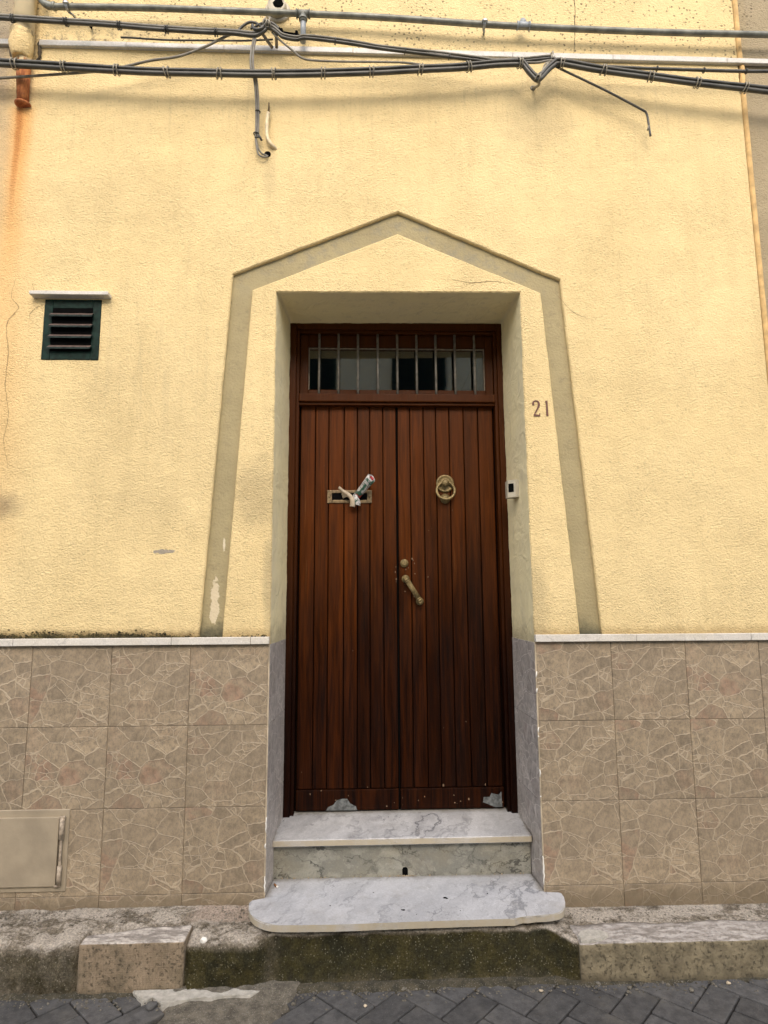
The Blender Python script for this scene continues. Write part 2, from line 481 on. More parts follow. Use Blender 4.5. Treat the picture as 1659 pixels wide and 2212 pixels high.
M['brown_paint'] = simple('brown number paint', (0.115, 0.045, 0.028), 0.6, 0, 0.25, 90)
M['paper'] = simple('yellowish newsprint', (0.44, 0.37, 0.27), 0.8, 0, 0.12, 50)
M['trim'] = simple('cream plastic corner profile', (0.42, 0.35, 0.25), 0.5, 0, 0.3, 12)
M['chip'] = simple('white filler chip', (0.72, 0.70, 0.64), 0.8, 0, 0.1)
M['crack'] = simple('dirty crack', (0.20, 0.14, 0.07), 0.95, 0, 0.4, 30)
M['crack_dark'] = simple('open joint', (0.07, 0.055, 0.035), 0.95, 0, 0.4, 30)
M['grout'] = simple('tile grout', (0.31, 0.25, 0.17), 0.9, 0, 0.3, 20, 0.002, 80)
M['moss'] = simple('dark moss', (0.075, 0.062, 0.024), 0.95, 0, 0.7, 25)
M['zinc'] = simple('bare zinc plate scuff', (0.13, 0.14, 0.14), 0.75, 0.2, 0.5, 50, 0.002, 90)


def rust_material():
    m = NT('rusted iron')
    p = m.pos()
    n = m.noise(m.vmul(p, (1, 1, .35)), 38, 5, 0.7)
    col = m.mix(m.rng(n, 0.35, 0.65), (0.22, 0.062, 0.02), (0.52, 0.20, 0.065))
    x, y, z = m.xyz(p)
    e = m.add(z, m.mul(m.noise(m.vmul(p, (1, 1, .3)), 30, 4, 0.7), 0.16))
    col = m.mix(m.rng(e, 3.765, 3.785), col, (0.62, 0.50, 0.29))
    m.set(Base_Color=col, Roughness=0.9, Normal=m.bump(n, 0.7, 0.004))
    return m.m


def leaflet_material():
    m = NT('printed leaflet')
    o = m.obj()
    x, y, z = m.xyz(o)
    s = m.math('FRACT', m.mul(m.add(x, m.mul(z, 0.9)), 90))
    line = m.mul(m.rng(s, 0.35, 0.42), m.rng(m.noise(m.vmul(o, (14, 14, 14)), 6, 2), 0.45, 0.5))
    col = m.mix(m.mul(line, 0.9), (0.52, 0.51, 0.50), (0.06, 0.08, 0.07))
    blk = m.rng(m.noise(m.vmul(o, (1, 1, 1)), 26, 1), 0.63, 0.65)
    col = m.mix(blk, col, (0.03, 0.10, 0.07))
    red = m.rng(m.noise(m.vadd(o, (3, 1, 2)), 19, 1), 0.66, 0.68)
    col = m.mix(red, col, (0.45, 0.03, 0.03))
    m.set(Base_Color=col, Roughness=0.45)
    return m.m


def ledge_material():
    m = NT('mossy broken concrete')
    p = m.pos()
    nz = m.xyz(m.nrm())[2]
    x, y, z = m.xyz(p)
    n = m.noise(p, 24, 6, 0.75)
    col = m.mix(m.rng(n, 0.32, 0.68), (0.10, 0.083, 0.058), (0.31, 0.265, 0.20))
    pk = m.rng(m.noise(p, 16, 6, 0.8), 0.58, 0.68)
    # pale worn crust left on the upper face
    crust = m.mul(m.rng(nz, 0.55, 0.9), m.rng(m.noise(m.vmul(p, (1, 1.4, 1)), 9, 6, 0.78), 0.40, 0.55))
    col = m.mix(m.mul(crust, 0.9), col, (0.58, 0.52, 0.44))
    col = m.mix(m.mul(pk, 0.8), col, (0.05, 0.043, 0.03))
    pink = m.blob(p, -0.70, -0.03, 0.13, 0.09, 0.3, 0.5, 14)
    pink = m.mul(pink, m.rng(y, -0.13, -0.10))
    col = m.mix(m.mul(pink, 0.8), col, (0.50, 0.40, 0.32))
    # aggregate grains
    g = m.rng(m.voro(p, 120), 0.18, 0.32, 1, 0)
    gm = m.mul(g, m.rng(m.noise(p, 50, 3), 0.45, 0.6))
    col = m.mix(m.mul(gm, 0.65), col, (0.50, 0.45, 0.37))
    # moss and black algae grow on the damp face below the doorstep
    zone = m.mul(m.rng(x, -0.62, -0.45), m.rng(x, 0.66, 0.60))
    zone = m.math('MAXIMUM', zone, m.mul(m.mul(m.rng(x, -0.83, -0.80), m.rng(x, -0.45, -0.55)), m.rng(z, -0.045, -0.075)))
    zone = m.math('MAXIMUM', zone, m.mul(m.mul(m.rng(x, -1.12, -1.2), 0.55), m.rng(z, -0.05, -0.08)))
    face = m.rng(nz, 0.85, 0.45)
    lowfade = m.rng(m.add(z, m.mul(m.noise(p, 7, 4), 0.10)), -0.19, -0.10, 0.45, 1)
    mm = m.mul(m.mul(zone, face), lowfade)
    mossc = m.mix(m.rng(m.noise(p, 13, 5, 0.7), 0.35, 0.65), (0.022, 0.022, 0.009), (0.060, 0.050, 0.014))
    mossc = m.mix(m.mul(gm, 0.5), mossc, (0.36, 0.33, 0.22))
    col = m.mix(m.mul(mm, 0.95), col, mossc)
    m.set(Base_Color=col, Roughness=0.95)
    m.b.inputs['Specular IOR Level'].default_value = 0.2
    h = m.add(m.noise(p, 70, 6, 0.8), m.mul(m.noise(p, 230, 3, 0.8), 0.6))
    col2 = m.scale_col(col, m.rng(m.noise(p, 130, 4, 0.8), 0.35, 0.65, 0.65, 1.4))
    m.set(Base_Color=col2, Normal=m.bump(h, 1.0, 0.014))
    return m.m


def kerb_material(name, face_a, face_b, top, hatch):
    m = NT(name)
    p = m.pos()
    x, y, z = m.xyz(p)
    nz = m.xyz(m.nrm())[2]
    n = m.noise(p, 15, 6, 0.7)
    col = m.mix(m.rng(n, 0.3, 0.7), face_a, face_b)
    dots = m.rng(m.noise(p, 75, 5, 0.75), 0.53, 0.66)
    col = m.mix(m.rng(m.noise(p, 7, 6, 0.75), 0.46, 0.66, 0, 0.7), col, (0.13, 0.105, 0.065))
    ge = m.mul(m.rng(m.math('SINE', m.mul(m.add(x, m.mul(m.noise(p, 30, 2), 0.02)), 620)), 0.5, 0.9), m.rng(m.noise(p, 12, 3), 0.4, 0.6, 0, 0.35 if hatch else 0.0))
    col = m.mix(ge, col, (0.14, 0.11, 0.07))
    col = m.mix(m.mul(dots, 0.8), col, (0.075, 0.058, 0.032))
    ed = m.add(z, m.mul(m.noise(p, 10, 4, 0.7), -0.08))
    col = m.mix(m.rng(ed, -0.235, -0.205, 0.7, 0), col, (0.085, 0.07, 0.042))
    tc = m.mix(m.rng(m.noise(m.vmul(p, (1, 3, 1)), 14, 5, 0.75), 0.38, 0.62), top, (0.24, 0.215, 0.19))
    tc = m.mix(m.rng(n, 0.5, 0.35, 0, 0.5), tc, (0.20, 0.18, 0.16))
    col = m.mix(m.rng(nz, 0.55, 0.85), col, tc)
    m.set(Base_Color=col, Roughness=0.9)
    h = m.add(m.noise(p, 48, 5, 0.7), m.mul(dots, -0.4))
    if hatch:
        w = m.vadd(p, m.vmul(m.noise(p, 20, 2, color=True), 0.01))
        wx, wy, wz = m.xyz(w)
        a = m.math('SINE', m.mul(wx, 900))
        b = m.math('SINE', m.mul(m.add(wz, wy), 900))
        h = m.add(h, m.mul(m.math('MINIMUM', a, b), 0.07))
    m.set(Normal=m.bump(h, 0.9, 0.006))
    return m.m


def paver_material():
    m = NT('grey basalt paver')
    p = m.pos()
    r = m.rnd()
    col = m.mix(m.rng(m.noise(p, 26, 5, 0.7), 0.3, 0.7), (0.040, 0.040, 0.041), (0.084, 0.083, 0.083))
    col = m.scale_col(col, m.rng(r, 0, 1, 0.8, 1.25, False))
    sp = m.rng(m.noise(p, 240, 3, 0.8), 0.58, 0.72)
    col = m.mix(m.mul(sp, 0.5), col, (0.22, 0.21, 0.20))
    du = m.rng(m.noise(p, 5, 5, 0.7), 0.5, 0.75, 0, 0.45)
    col = m.mix(du, col, (0.15, 0.14, 0.12))
    m.set(Base_Color=col, Roughness=0.75, Normal=m.bump(m.noise(p, 150, 4, 0.7), 0.8, 0.003))
    return m.m


def mortar_material(name, a, b, sp=0.5):
    m = NT(name)
    p = m.pos()
    col = m.mix(m.rng(m.noise(p, 30, 6, 0.75), 0.32, 0.68), a, b)
    g = m.rng(m.voro(p, 150), 0.15, 0.3, 1, 0)
    col = m.mix(m.mul(g, sp), col, (0.33, 0.31, 0.27))
    m.set(Base_Color=col, Roughness=0.95, Normal=m.bump(m.noise(p, 90, 5, 0.75), 1.0, 0.008))
    return m.m


M['rust'] = rust_material()
M['leaflet'] = leaflet_material()
M['ledge'] = ledge_material()
M['kerb_pink'] = kerb_material('pink beige dressed limestone', (0.20, 0.152, 0.098), (0.29, 0.222, 0.147), (0.60, 0.555, 0.50), True)
M['kerb_olive'] = kerb_material('olive stained limestone', (0.125, 0.105, 0.065), (0.265, 0.222, 0.14), (0.46, 0.43, 0.40), False)
M['paver'] = paver_material()
M['joint'] = mortar_material('dark joint sand', (0.03, 0.028, 0.024), (0.065, 0.06, 0.05), 0.15)
M['patch'] = mortar_material('grey brown cement patch', (0.075, 0.066, 0.05), (0.19, 0.168, 0.13), 0.6)
M['white_mortar'] = mortar_material('white mortar', (0.38, 0.36, 0.31), (0.58, 0.55, 0.49), 0.1)
M['earth'] = mortar_material('street asphalt', (0.20, 0.195, 0.185), (0.26, 0.25, 0.235), 0.15)  # unseen ground, tone raised to bounce light into the door recess
M['opp_wall'] = simple('pale plaster opposite', (0.80, 0.70, 0.50), 0.9, 0, 0.08, 3, 0.004, 70)


def glass_material():
    m = NT('old window glass')
    m.set(Base_Color=(0.80, 0.86, 0.78), Roughness=0.015, IOR=1.8)
    m.b.inputs['Transmission Weight'].default_value = 1.0
    p = m.pos()
    m.set(Normal=m.bump(m.noise(p, 3, 1), 0.16, 0.01))
    return m.m


M['glass'] = glass_material()


# ------------------------------------------------------------------ object helpers
def link(name, me, mat, parent=None, loc=None):
    o = bpy.data.objects.new(name, me)
    COL.objects.link(o)
    if mat is not None:
        if isinstance(mat, (list, tuple)):
            for k in mat:
                me.materials.append(k)
        else:
            me.materials.append(mat)
    if parent is not None:
        o.parent = parent
        pl = parent.get('_w', None)
        base = Vector(pl) if pl else Vector((0, 0, 0))
    else:
        base = Vector((0, 0, 0))
    if loc is not None:
        o.location = Vector(loc) - base
        o['_w'] = tuple(loc)
    return o


def thing(name, label, cat, loc=(0, 0, 0), group=None):
    o = bpy.data.objects.new(name, None)
    COL.objects.link(o)
    o.location = loc
    o.empty_display_size = 0.05
    o['_w'] = tuple(loc)
    tag(o, label, cat, group)
    return o


def tag(o, label=None, cat=None, group=None, kind=None):
    if label: o['label'] = label
    if cat: o['category'] = cat
    if group: o['group'] = group
    if kind: o['kind'] = kind
    return o


class MB:
    """collects geometry in world metres and links it as one mesh object with its own origin"""
    def __init__(self):
        self.bm = bmesh.new()

    def box(self, x0, x1, y0, y1, z0, z1, bev=0.0, seg=1, mi=0):
        vs_ = [self.bm.verts.new((x, y, z)) for x in (x0, x1) for y in (y0, y1) for z in (z0, z1)]
        idx = [(0, 1, 3, 2), (4, 6, 7, 5), (0, 4, 5, 1), (2, 3, 7, 6), (0, 2, 6, 4), (1, 5, 7, 3)]
        fs = [self.bm.faces.new([vs_[i] for i in f]) for f in idx]
        for f in fs: f.material_index = mi
        if bev:
            es = list({e for f in fs for e in f.edges})
            bmesh.ops.bevel(self.bm, geom=es, offset=bev, segments=seg, affect='EDGES', profile=0.6)
        return self

    def hexa(self, pts, bev=0.0):
        """pts: 8 corners, order like box (x0y0z0,x0y0z1,x0y1z0,x0y1z1,x1...)"""
        vs_ = [self.bm.verts.new(p) for p in pts]
        idx = [(0, 1, 3, 2), (4, 6, 7, 5), (0, 4, 5, 1), (2, 3, 7, 6), (0, 2, 6, 4), (1, 5, 7, 3)]
        fs = [self.bm.faces.new([vs_[i] for i in f]) for f in idx]
        if bev:
            es = list({e for f in fs for e in f.edges})
            bmesh.ops.bevel(self.bm, geom=es, offset=bev, segments=1, affect='EDGES')
        return self

    def tube(self, path, r, seg=8, cap=True, r2=None, smooth=True):
        pts = [Vector(p) for p in path]
        n = len(pts)
        rings = []
        ref = None
        for i, p in enumerate(pts):
            t = (pts[min(i + 1, n - 1)] - pts[max(i - 1, 0)]).normalized()
            if ref is None:
                ref = Vector((0, 0, 1)) if abs(t.z) < 0.9 else Vector((0, 1, 0))
            a = t.cross(ref).normalized()
            b = a.cross(t).normalized()
            ref = b
            rr = r if not callable(r) else r(i / (n - 1))
            rr2 = rr if r2 is None else r2
            rings.append([self.bm.verts.new(p + a * math.cos(k * 2 * math.pi / seg) * rr + b * math.sin(k * 2 * math.pi / seg) * rr2) for k in range(seg)])
        for i in range(n - 1):
            for k in range(seg):
                f = self.bm.faces.new((rings[i][k], rings[i][(k + 1) % seg], rings[i + 1][(k + 1) % seg], rings[i + 1][k]))
                f.smooth = smooth
        if cap:
            self.bm.faces.new(rings[0][::-1])
            self.bm.faces.new(rings[-1])
        return self

    def lathe(self, c, axis, prof, seg=20):
        """prof: (radius, distance along axis)"""
        c = Vector(c); ax = Vector(axis).normalized()
        ref = Vector((0, 0, 1)) if abs(ax.z) < 0.9 else Vector((1, 0, 0))
        a = ax.cross(ref).normalized(); b = ax.cross(a)
        rings = []
        for r, h in prof:
            r = max(r, 1e-4)
            rings.append([self.bm.verts.new(c + ax * h + (a * math.cos(k * 2 * math.pi / seg) + b * math.sin(k * 2 * math.pi / seg)) * r) for k in range(seg)])
        for i in range(len(rings) - 1):
            for k in range(seg):
                f = self.bm.faces.new((rings[i][k], rings[i][(k + 1) % seg], rings[i + 1][(k + 1) % seg], rings[i + 1][k]))
                f.smooth = True
        self.bm.faces.new(rings[0][::-1])
        self.bm.faces.new(rings[-1])
        return self

    def torus(self, c, axis, R0, r, seg=24, s2=8, arc=None):
        c = Vector(c); ax = Vector(axis).normalized()
        ref = Vector((0, 0, 1)) if abs(ax.z) < 0.9 else Vector((1, 0, 0))
        a = ax.cross(ref).normalized(); b = ax.cross(a)
        rings = []
        for i in range(seg):
            th = i * 2 * math.pi / seg
            d = a * math.cos(th) + b * math.sin(th)
            rings.append([self.bm.verts.new(c + d * (R0 + r * math.cos(k * 2 * math.pi / s2)) + ax * r * math.sin(k * 2 * math.pi / s2)) for k in range(s2)])
        for i in range(seg):
            for k in range(s2):
                f = self.bm.faces.new((rings[i][k], rings[(i + 1) % seg][k], rings[(i + 1) % seg][(k + 1) % s2], rings[i][(k + 1) % s2]))
                f.smooth = True
        return self

    def prism(self, pts, y0, y1, bev=0.0):
        """outline in (x, z) extruded from y0 (front) to y1"""
        f = [self.bm.verts.new((x, y0, z)) for x, z in pts]
        b = [self.bm.verts.new((x, y1, z)) for x, z in pts]
        n = len(pts)
        F = [self.bm.faces.new(f), self.bm.faces.new(b[::-1])]
        for i in range(n):
            F.append(self.bm.faces.new((f[i], b[i], b[(i + 1) % n], f[(i + 1) % n])))
        if bev:
            bmesh.ops.bevel(self.bm, geom=list(F[0].edges), offset=bev, segments=1, affect='EDGES')
        return self

    def slab(self, pts, z0, z1, bev=0.0):
        """outline in (x, y) extruded from z0 up to z1"""
        t = [self.bm.verts.new((x, y, z1)) for x, y in pts]
        b = [self.bm.verts.new((x, y, z0)) for x, y in pts]
        n = len(pts)
        F = [self.bm.faces.new(t), self.bm.faces.new(b[::-1])]
        for i in range(n):
            F.append(self.bm.faces.new((t[i], b[i], b[(i + 1) % n], t[(i + 1) % n])))
        if bev:
            bmesh.ops.bevel(self.bm, geom=list(F[0].edges), offset=bev, segments=2, affect='EDGES')
        return self

    def roughen(self, amp, scale, seed=0.0, cuts=0):
        if cuts:
            bmesh.ops.subdivide_edges(self.bm, edges=list(self.bm.edges), cuts=cuts, use_grid_fill=True)
        for v in self.bm.verts:
            v.co += noise.noise_vector((v.co + Vector((seed, seed, seed))) * scale) * amp
        return self

    def build(self, name, mat, parent=None, origin=None, recalc=True):
        if recalc:
            bmesh.ops.recalc_face_normals(self.bm, faces=self.bm.faces)
        vs_ = self.bm.verts
        if origin is None:
            lo = Vector([min(v.co[i] for v in vs_) for i in range(3)])
            hi = Vector([max(v.co[i] for v in vs_) for i in range(3)])
            origin = (lo + hi) / 2
        origin = Vector(origin)
        for v in vs_:
            v.co -= origin
        me = bpy.data.meshes.new(name)
        big = [f for f in self.bm.faces if len(f.verts) > 4]
        if big:
            bmesh.ops.triangulate(self.bm, faces=big)
        self.bm.to_mesh(me)
        self.bm.free()
        return link(name, me, mat, parent, origin)


def catmull(pts, per=6):
    P = [Vector(p) for p in pts]
    out = []
    for i in range(len(P) - 1):
        p0, p1, p2, p3 = P[max(i - 1, 0)], P[i], P[i + 1], P[min(i + 2, len(P) - 1)]
        for k in range(per):
            t = k / per
            out.append(0.5 * ((2 * p1) + (p2 - p0) * t + (2 * p0 - 5 * p1 + 4 * p2 - p3) * t * t + (3 * p1 - p0 - 3 * p2 + p3) * t ** 3))
    out.append(P[-1])
    return out


def offset_path(path, dx=0, dy=0, dz=0, wob=0.0, seed=0.0, tw=None, r=0.0):
    o = []
    for i, p in enumerate(path):
        q = Vector(p) + Vector((dx, dy, dz))
        if wob:
            q += noise.noise_vector(Vector((p[0] * 3 + seed, seed, p[2] * 3))) * wob
        o.append(q)
    return o


def resample(pts, step):
    """closed/open polyline of (x, z) resampled; keeps corners"""
    out = []
    for a, b in zip(pts[:-1], pts[1:]):
        a = Vector(a); b = Vector(b)
        n = max(1, int((b - a).length / step))
        for k in range(n):
            out.append(a + (b - a) * k / n)
    out.append(Vector(pts[-1]))
    return out


def jit(p, amp, seed, scale=14):
    v = noise.noise_vector(Vector((p[0] * scale + seed, seed, p[1] * scale)))
    w = noise.noise_vector(Vector((p[0] * 55 + seed, seed + 3, p[1] * 55)))
    return Vector((p[0] + v.x * amp + w.x * amp * .6, p[1] + v.z * amp + w.z * amp * .6))


def inset_pts(pts, c):
    """open run of points; moves them to the left of travel by c"""
    out = []
    n = len(pts)
    for i, p in enumerate(pts):
        d1 = (pts[i] - pts[max(i - 1, 0)])
        d2 = (pts[min(i + 1, n - 1)] - pts[i])
        ns = []
        for d in (d1, d2):
            if d.length > 1e-9:
                d = d.normalized(); ns.append(Vector((-d.y, d.x)))
        nn = sum(ns, Vector((0, 0)))
        nn = nn.normalized()
        k = max(0.35, nn.dot(ns[0]))
        out.append(p + nn * (c / k))
    return out


# =================================================================== THE HOUSE
HX = 0.565
DCAP = 1.024          # top of the dado cap
house = thing('house', 'yellow roughcast house front with tiled dado and brown double door', 'house', (0, 0, 0))

# chevron band and door opening outlines (x, z)
OUT = [(-0.866, 1.0), (-0.768, 2.662), (-0.005, 2.986), (0.752, 2.655), (0.866, 1.0)]
INN = [(-0.769, 1.0), (-0.677, 2.586), (-0.008, 2.874), (0.658, 2.590), (0.768, 1.0)]
OPN = [(-0.565, 0.99), (-0.566, 2.577), (0.560, 2.590), (0.566, 0.99)]
GD = 0.019            # depth of the band
CH = 0.005


def rim(bm, run, depth_pts, side):
    """chamfer ring + return face. run: edge points at y=CH*; returns inset front verts"""
    front = inset_pts(run, CH * side)
    vf = [bm.verts.new((p.x, 0, p.y)) for p in front]
    ve = [bm.verts.new((p.x, CH, p.y)) for p in run]
    vb = [bm.verts.new(q) for q in depth_pts]
    for a, b in ((vf, ve), (ve, vb)):
        for i in range(len(run) - 1):
            f = bm.faces.new((a[i], a[i + 1], b[i + 1], b[i]))
            f.smooth = False
    return vf


run_out = [jit(p, 0.0018, 1.3) for p in resample(OUT, 0.018)]
run_inn = [jit(p, 0.0016, 5.1) for p in resample(INN, 0.018)]
run_opn = [jit(p, 0.0026, 8.4) for p in resample(OPN, 0.015)]

XR = 1.700
w = MB()
bm = w.bm
vo = rim(bm, run_out, [(p.x, GD, p.y) for p in run_out], 1)      # left of travel = outside
corner = [bm.verts.new((x, 0, z)) for x, z in ((XR, 1.0), (XR, 7.0), (-6.0, 7.0), (-6.0, 1.0))]
bm.faces.new(vo + corner)
vi = rim(bm, run_inn, [(p.x, GD, p.y) for p in run_inn], -1)
# opening rim: chamfer only, the return is the reveal
fr = inset_pts(run_opn, CH)
vf = [bm.verts.new((p.x, 0, p.y)) for p in fr]
ve = [bm.verts.new((p.x, CH, p.y)) for p in run_opn]
for i in range(len(run_opn) - 1):
    bm.faces.new((vf[i], vf[i + 1], ve[i + 1], ve[i]))
bm.faces.new(vi + vf[::-1])
# right end return of the wall
a = [bm.verts.new(c) for c in ((XR, 0.0, 1.0), (XR, 0.0, 7.0), (XR, 0.3, 7.0), (XR, 0.3, 1.0))]
bm.faces.new(a)
w.build('wall', M['plaster'], house, origin=(0, 0, 0))

g = MB()
bm = g.bm
o2 = [bm.verts.new((p.x, GD, p.y)) for p in run_out]
i2 = [bm.verts.new((p.x, GD, p.y)) for p in run_inn]
bm.faces.new(o2 + i2[::-1])
g.build('recessed_band', M['groove'], house)

# reveal: smooth plaster, splayed inwards
RD = 0.362
rv = MB()
bm = rv.bm
rows = []
for k in range(9):
    t = k / 8
    ring = []
    for p in run_opn:
        x = p.x * (1 - t) + (p.x / 0.565 * 0.545 + 0.006) * t
        z = p.y
        if z > 2.2:
            z += t * 0.006
        j = noise.noise_vector(Vector((x * 4, t * 2, z * 4))) * 0.004 * math.sin(math.pi * min(1, t * 1.0))
        ring.append(bm.verts.new((x + j.x, CH + t * (RD - CH), z + j.z)))
    rows.append(ring)
for k in range(8):
    for i in range(len(run_opn) - 1):
        f = bm.faces.new((rows[k][i], rows[k][i + 1], rows[k + 1][i + 1], rows[k + 1][i]))
        f.smooth = True
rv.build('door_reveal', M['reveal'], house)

# substrate (grout) behind the dado tiles
sb = MB()
sb.box(-6.0, -HX - 0.004, 0.0040, 0.30, -0.30, 1.0)
sb.box(HX + 0.004, XR, 0.0040, 0.30, -0.30, 1.0)
sb.build('dado_bed', M['grout'], house)
# -- dado tiles
T = 0.3262
RZ = [0.992, 0.664, 0.342, 0.0143, -0.30]
gp = 0.0009


def tile(x0, x1, z0, z1):
    MB().box(x0 + gp, x1 - gp, 0.0, 0.009, z0 + gp, z1 - gp, 0.0012).build('wall_tile', M['tile'], house)


EDGE = 0.006     # corner profile width
for r_ in range(4):
    z1, z0 = RZ[r_], RZ[r_ + 1]
    if r_ == 3: z0 = -0.115
    for k in range(5):
        a, b = -HX - EDGE - T * (k + 1), -HX - EDGE - T * k
        if a < -2.3: continue
        tile(a, b, z0, z1)
    for k in range(4):
        a, b = HX + EDGE + T * k, HX + EDGE + T * (k + 1)
        if a > XR - 0.02: continue
        tile(a, min(b, XR - 0.002), z0, z1)
# -- reveal tiles: one tall column on each jamb plus a sliver by the frame
for s in (-1, 1):
    def jx(y):      # jamb surface x at depth y
        t = y / RD
        return s * (HX * (1 - t) + 0.545 * t) + 0.006 * t
    for (ya, yb) in ((0.004, 0.292), (0.292, 0.37)):
        for r_ in range(4):
            z1, z0 = RZ[r_], RZ[r_ + 1]
            if r_ == 3: z0 = -0.03
            y0, y1 = ya + gp, yb - gp
            zz0, zz1 = z0 + gp, z1 - gp
            th = 0.008 * s
            q = [(jx(y0) + 0, y0, zz0), (jx(y0), y0, zz1), (jx(y1), y1, zz0), (jx(y1), y1, zz1),
                 (jx(y0) + th, y0, zz0), (jx(y0) + th, y0, zz1), (jx(y1) + th, y1, zz0), (jx(y1) + th, y1, zz1)]
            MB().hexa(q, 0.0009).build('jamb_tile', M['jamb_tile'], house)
    # plastic corner profile with white chips
    c = MB()
    xs = s * (HX + 0.0005)
    c.box(min(xs, xs + s * EDGE), max(xs, xs + s * EDGE), -0.0015, 0.006, -0.02, 0.992, 0.0015, 2)
    cp = c.build('corner_trim', M['trim'], house)
    for (za, zb) in (((0.845, 0.87), (0.62, 0.64), (0.44, 0.47), (0.02, 0.13), (0.60, 0.605), (0.36, 0.365), (0.78, 0.80)) if s > 0 else
                     ((0.015, 0.075), (0.24, 0.30), (0.18, 0.20))):
        n = max(2, int((zb - za) / 0.012))
        pts = []
        for k in range(n + 1):
            zz = za + (zb - za) * k / n
            pts.append((xs + s * (0.002 + random.uniform(-0.002, 0.003)), -0.0018, zz))
        ch = MB()
        ch.tube(pts, lambda t: 0.0012 + 0.0022 * math.sin(math.pi * min(max(t, .08), .92)), 5)
        ch.build('chipped_edge', M['chip'], cp)
    # grout behind jamb tiles
    q = [(jx(0.008) + s * .004, 0.008, -.2), (jx(0.008) + s * .004, 0.008, 0.985), (jx(0.38) + s * .004, 0.38, -.2), (jx(0.38) + s * .004, 0.38, 0.985),
         (jx(0.008) + s * .05, 0.008, -.2), (jx(0.008) + s * .05, 0.008, 0.985), (jx(0.38) + s * .05, 0.38, -.2), (jx(0.38) + s * .05, 0.38, 0.985)]
    MB().hexa(q).build('jamb_bed', M['grout'], house)

# -- marble dado cap, in lengths
for segs in ([-2.6, -1.625, -0.975, -0.645, -0.5665], [0.5665, 1.005, 1.51, XR - 0.004]):
    for a, b in zip(segs[:-1], segs[1:]):
        MB().box(a + 0.0006, b - 0.0006, -0.018, 0.006, 0.9935, DCAP, 0.002).roughen(0.0006, 20, a).build('dado_cap', M['marble_edge'], house)

# -- marble string course
SZ0, SZ1 = 3.805, 3.834
segs = [-1.715, -1.304, -0.839, -0.218, 0.565, 1.063, 1.637, 2.4]
for a, b in zip(segs[:-1], segs[1:]):
    MB().box(a + 0.0008, b - 0.0008, -0.017, 0.002, SZ0, SZ1 + random.uniform(-.002, .002), 0.002).roughen(0.001, 12, b).build('string_course', M['marble_course'], house)
MB().box(-2.6, -1.842, -0.017, 0.002, SZ0, SZ1, 0.002).build('string_course', M['marble_course'], house)


# -- cracks (thin raised-lip ribbons of dirt)
def crack(pts, wmax, mat, y=-0.0012, seed=0.0):
    P = catmull([(p[0], 0, p[1]) for p in pts], 7)
    b = MB()
    n = len(P)
    L = []; Rr = []
    for i, p in enumerate(P):
        jx_ = noise.noise(Vector((i * 0.9, seed, 0))) * 0.006
        jz_ = noise.noise(Vector((seed, i * 0.9, 4))) * 0.006
        t = (P[min(i + 1, n - 1)] - P[max(i - 1, 0)]).normalized()
        nn = Vector((-t.z, 0, t.x))
        ww = wmax * (0.35 + 0.65 * abs(noise.noise(Vector((i * 0.5, 7, seed))))) * math.sin(math.pi * (0.06 + 0.88 * i / (n - 1)))
        c = Vector((p.x + jx_, y, p.z + jz_))
        L.append(b.bm.verts.new(c - nn * ww)); Rr.append(b.bm.verts.new(c + nn * ww))
    for i in range(n - 1):
        b.bm.faces.new((L[i], L[i + 1], Rr[i + 1], Rr[i]))
    return b.build('crack', mat, house)


crack([(-1.741, 2.63), (-1.755, 2.541), (-1.72, 2.486), (-1.765, 2.409), (-1.749, 2.279), (-1.75, 2.129), (-1.726, 1.981), (-1.738, 1.877), (-1.709, 1.753)], 0.0022, M['crack'], seed=1)
crack([(-1.667, 2.62), (-1.655, 2.56), (-1.637, 2.515)], 0.0016, M['crack'], seed=2)
crack([(-1.61, 2.505), (-1.635, 2.49), (-1.66, 2.47), (-1.67, 2.43)], 0.0014, M['crack'], seed=2.5)
crack([(0.16, 2.652), (0.262, 2.644), (0.338, 2.634), (0.425, 2.642), (0.50, 2.634), (0.545, 2.628)], 0.0022, M['crack'], seed=3)
crack([(0.70, 2.60), (0.74, 2.57), (0.80, 2.50), (0.86, 2.47), (0.93, 2.45)], 0.0014, M['crack'], seed=9)
crack([(0.889, 4.35), (0.889, 4.178), (0.892, 4.099), (0.885, 3.994), (0.88, 3.89), (0.867, 3.825)], 0.004, M['crack_dark'], seed=4)

# -- moss on the cap
mo = MB()
for k in range(2600):
    u = random.random()
    x = -1.9 + u * 1.325
    if x > -0.97 and random.random() < 0.75: continue
    if x > -0.66 and random.random() < .5: continue
    z = DCAP + abs(random.gauss(0, 0.008)) * (1.3 if x < -1.0 else 0.6)
    s = random.uniform(0.0012, 0.0038)
    if noise.noise(Vector((x * 9, 3, 1))) + random.uniform(-.3, .3) < -0.12: continue
    m4 = Matrix.Translation((x, -0.001 - random.random() * 0.006, z)) @ Matrix.Diagonal((s * random.uniform(.8, 1.8), s, s * random.uniform(.6, 1.2), 1))
    bmesh.ops.create_icosphere(mo.bm, subdivisions=1, radius=1.0, matrix=m4)
mo.roughen(0.0015, 150)
tag(mo.build('moss', M['moss'], house), kind='stuff')

# ------------------------------------------------ door frame, leaves, transom (all parts of the house)
FY = 0.338           # face of the frame
LY = 0.385           # face of the leaves
FXL, FXR = -0.545, 0.557
frm = MB()


def moulded_bar(mb, x0, x1, z0, z1, y0, y1):
    mb.box(x0, x1, y0, y1, z0, z1, 0.004, 2)


fl, frr = FXL + 0.035, FXR - 0.035
zb = 0.16
frm.box(FXL, fl, FY, 0.46, zb, 2.592, 0.004, 2)
frm.box(frr, FXR, FY, 0.46, zb, 2.592, 0.004, 2)
frm.box(fl, frr, FY, 0.46, 2.553, 2.592, 0.004, 2)
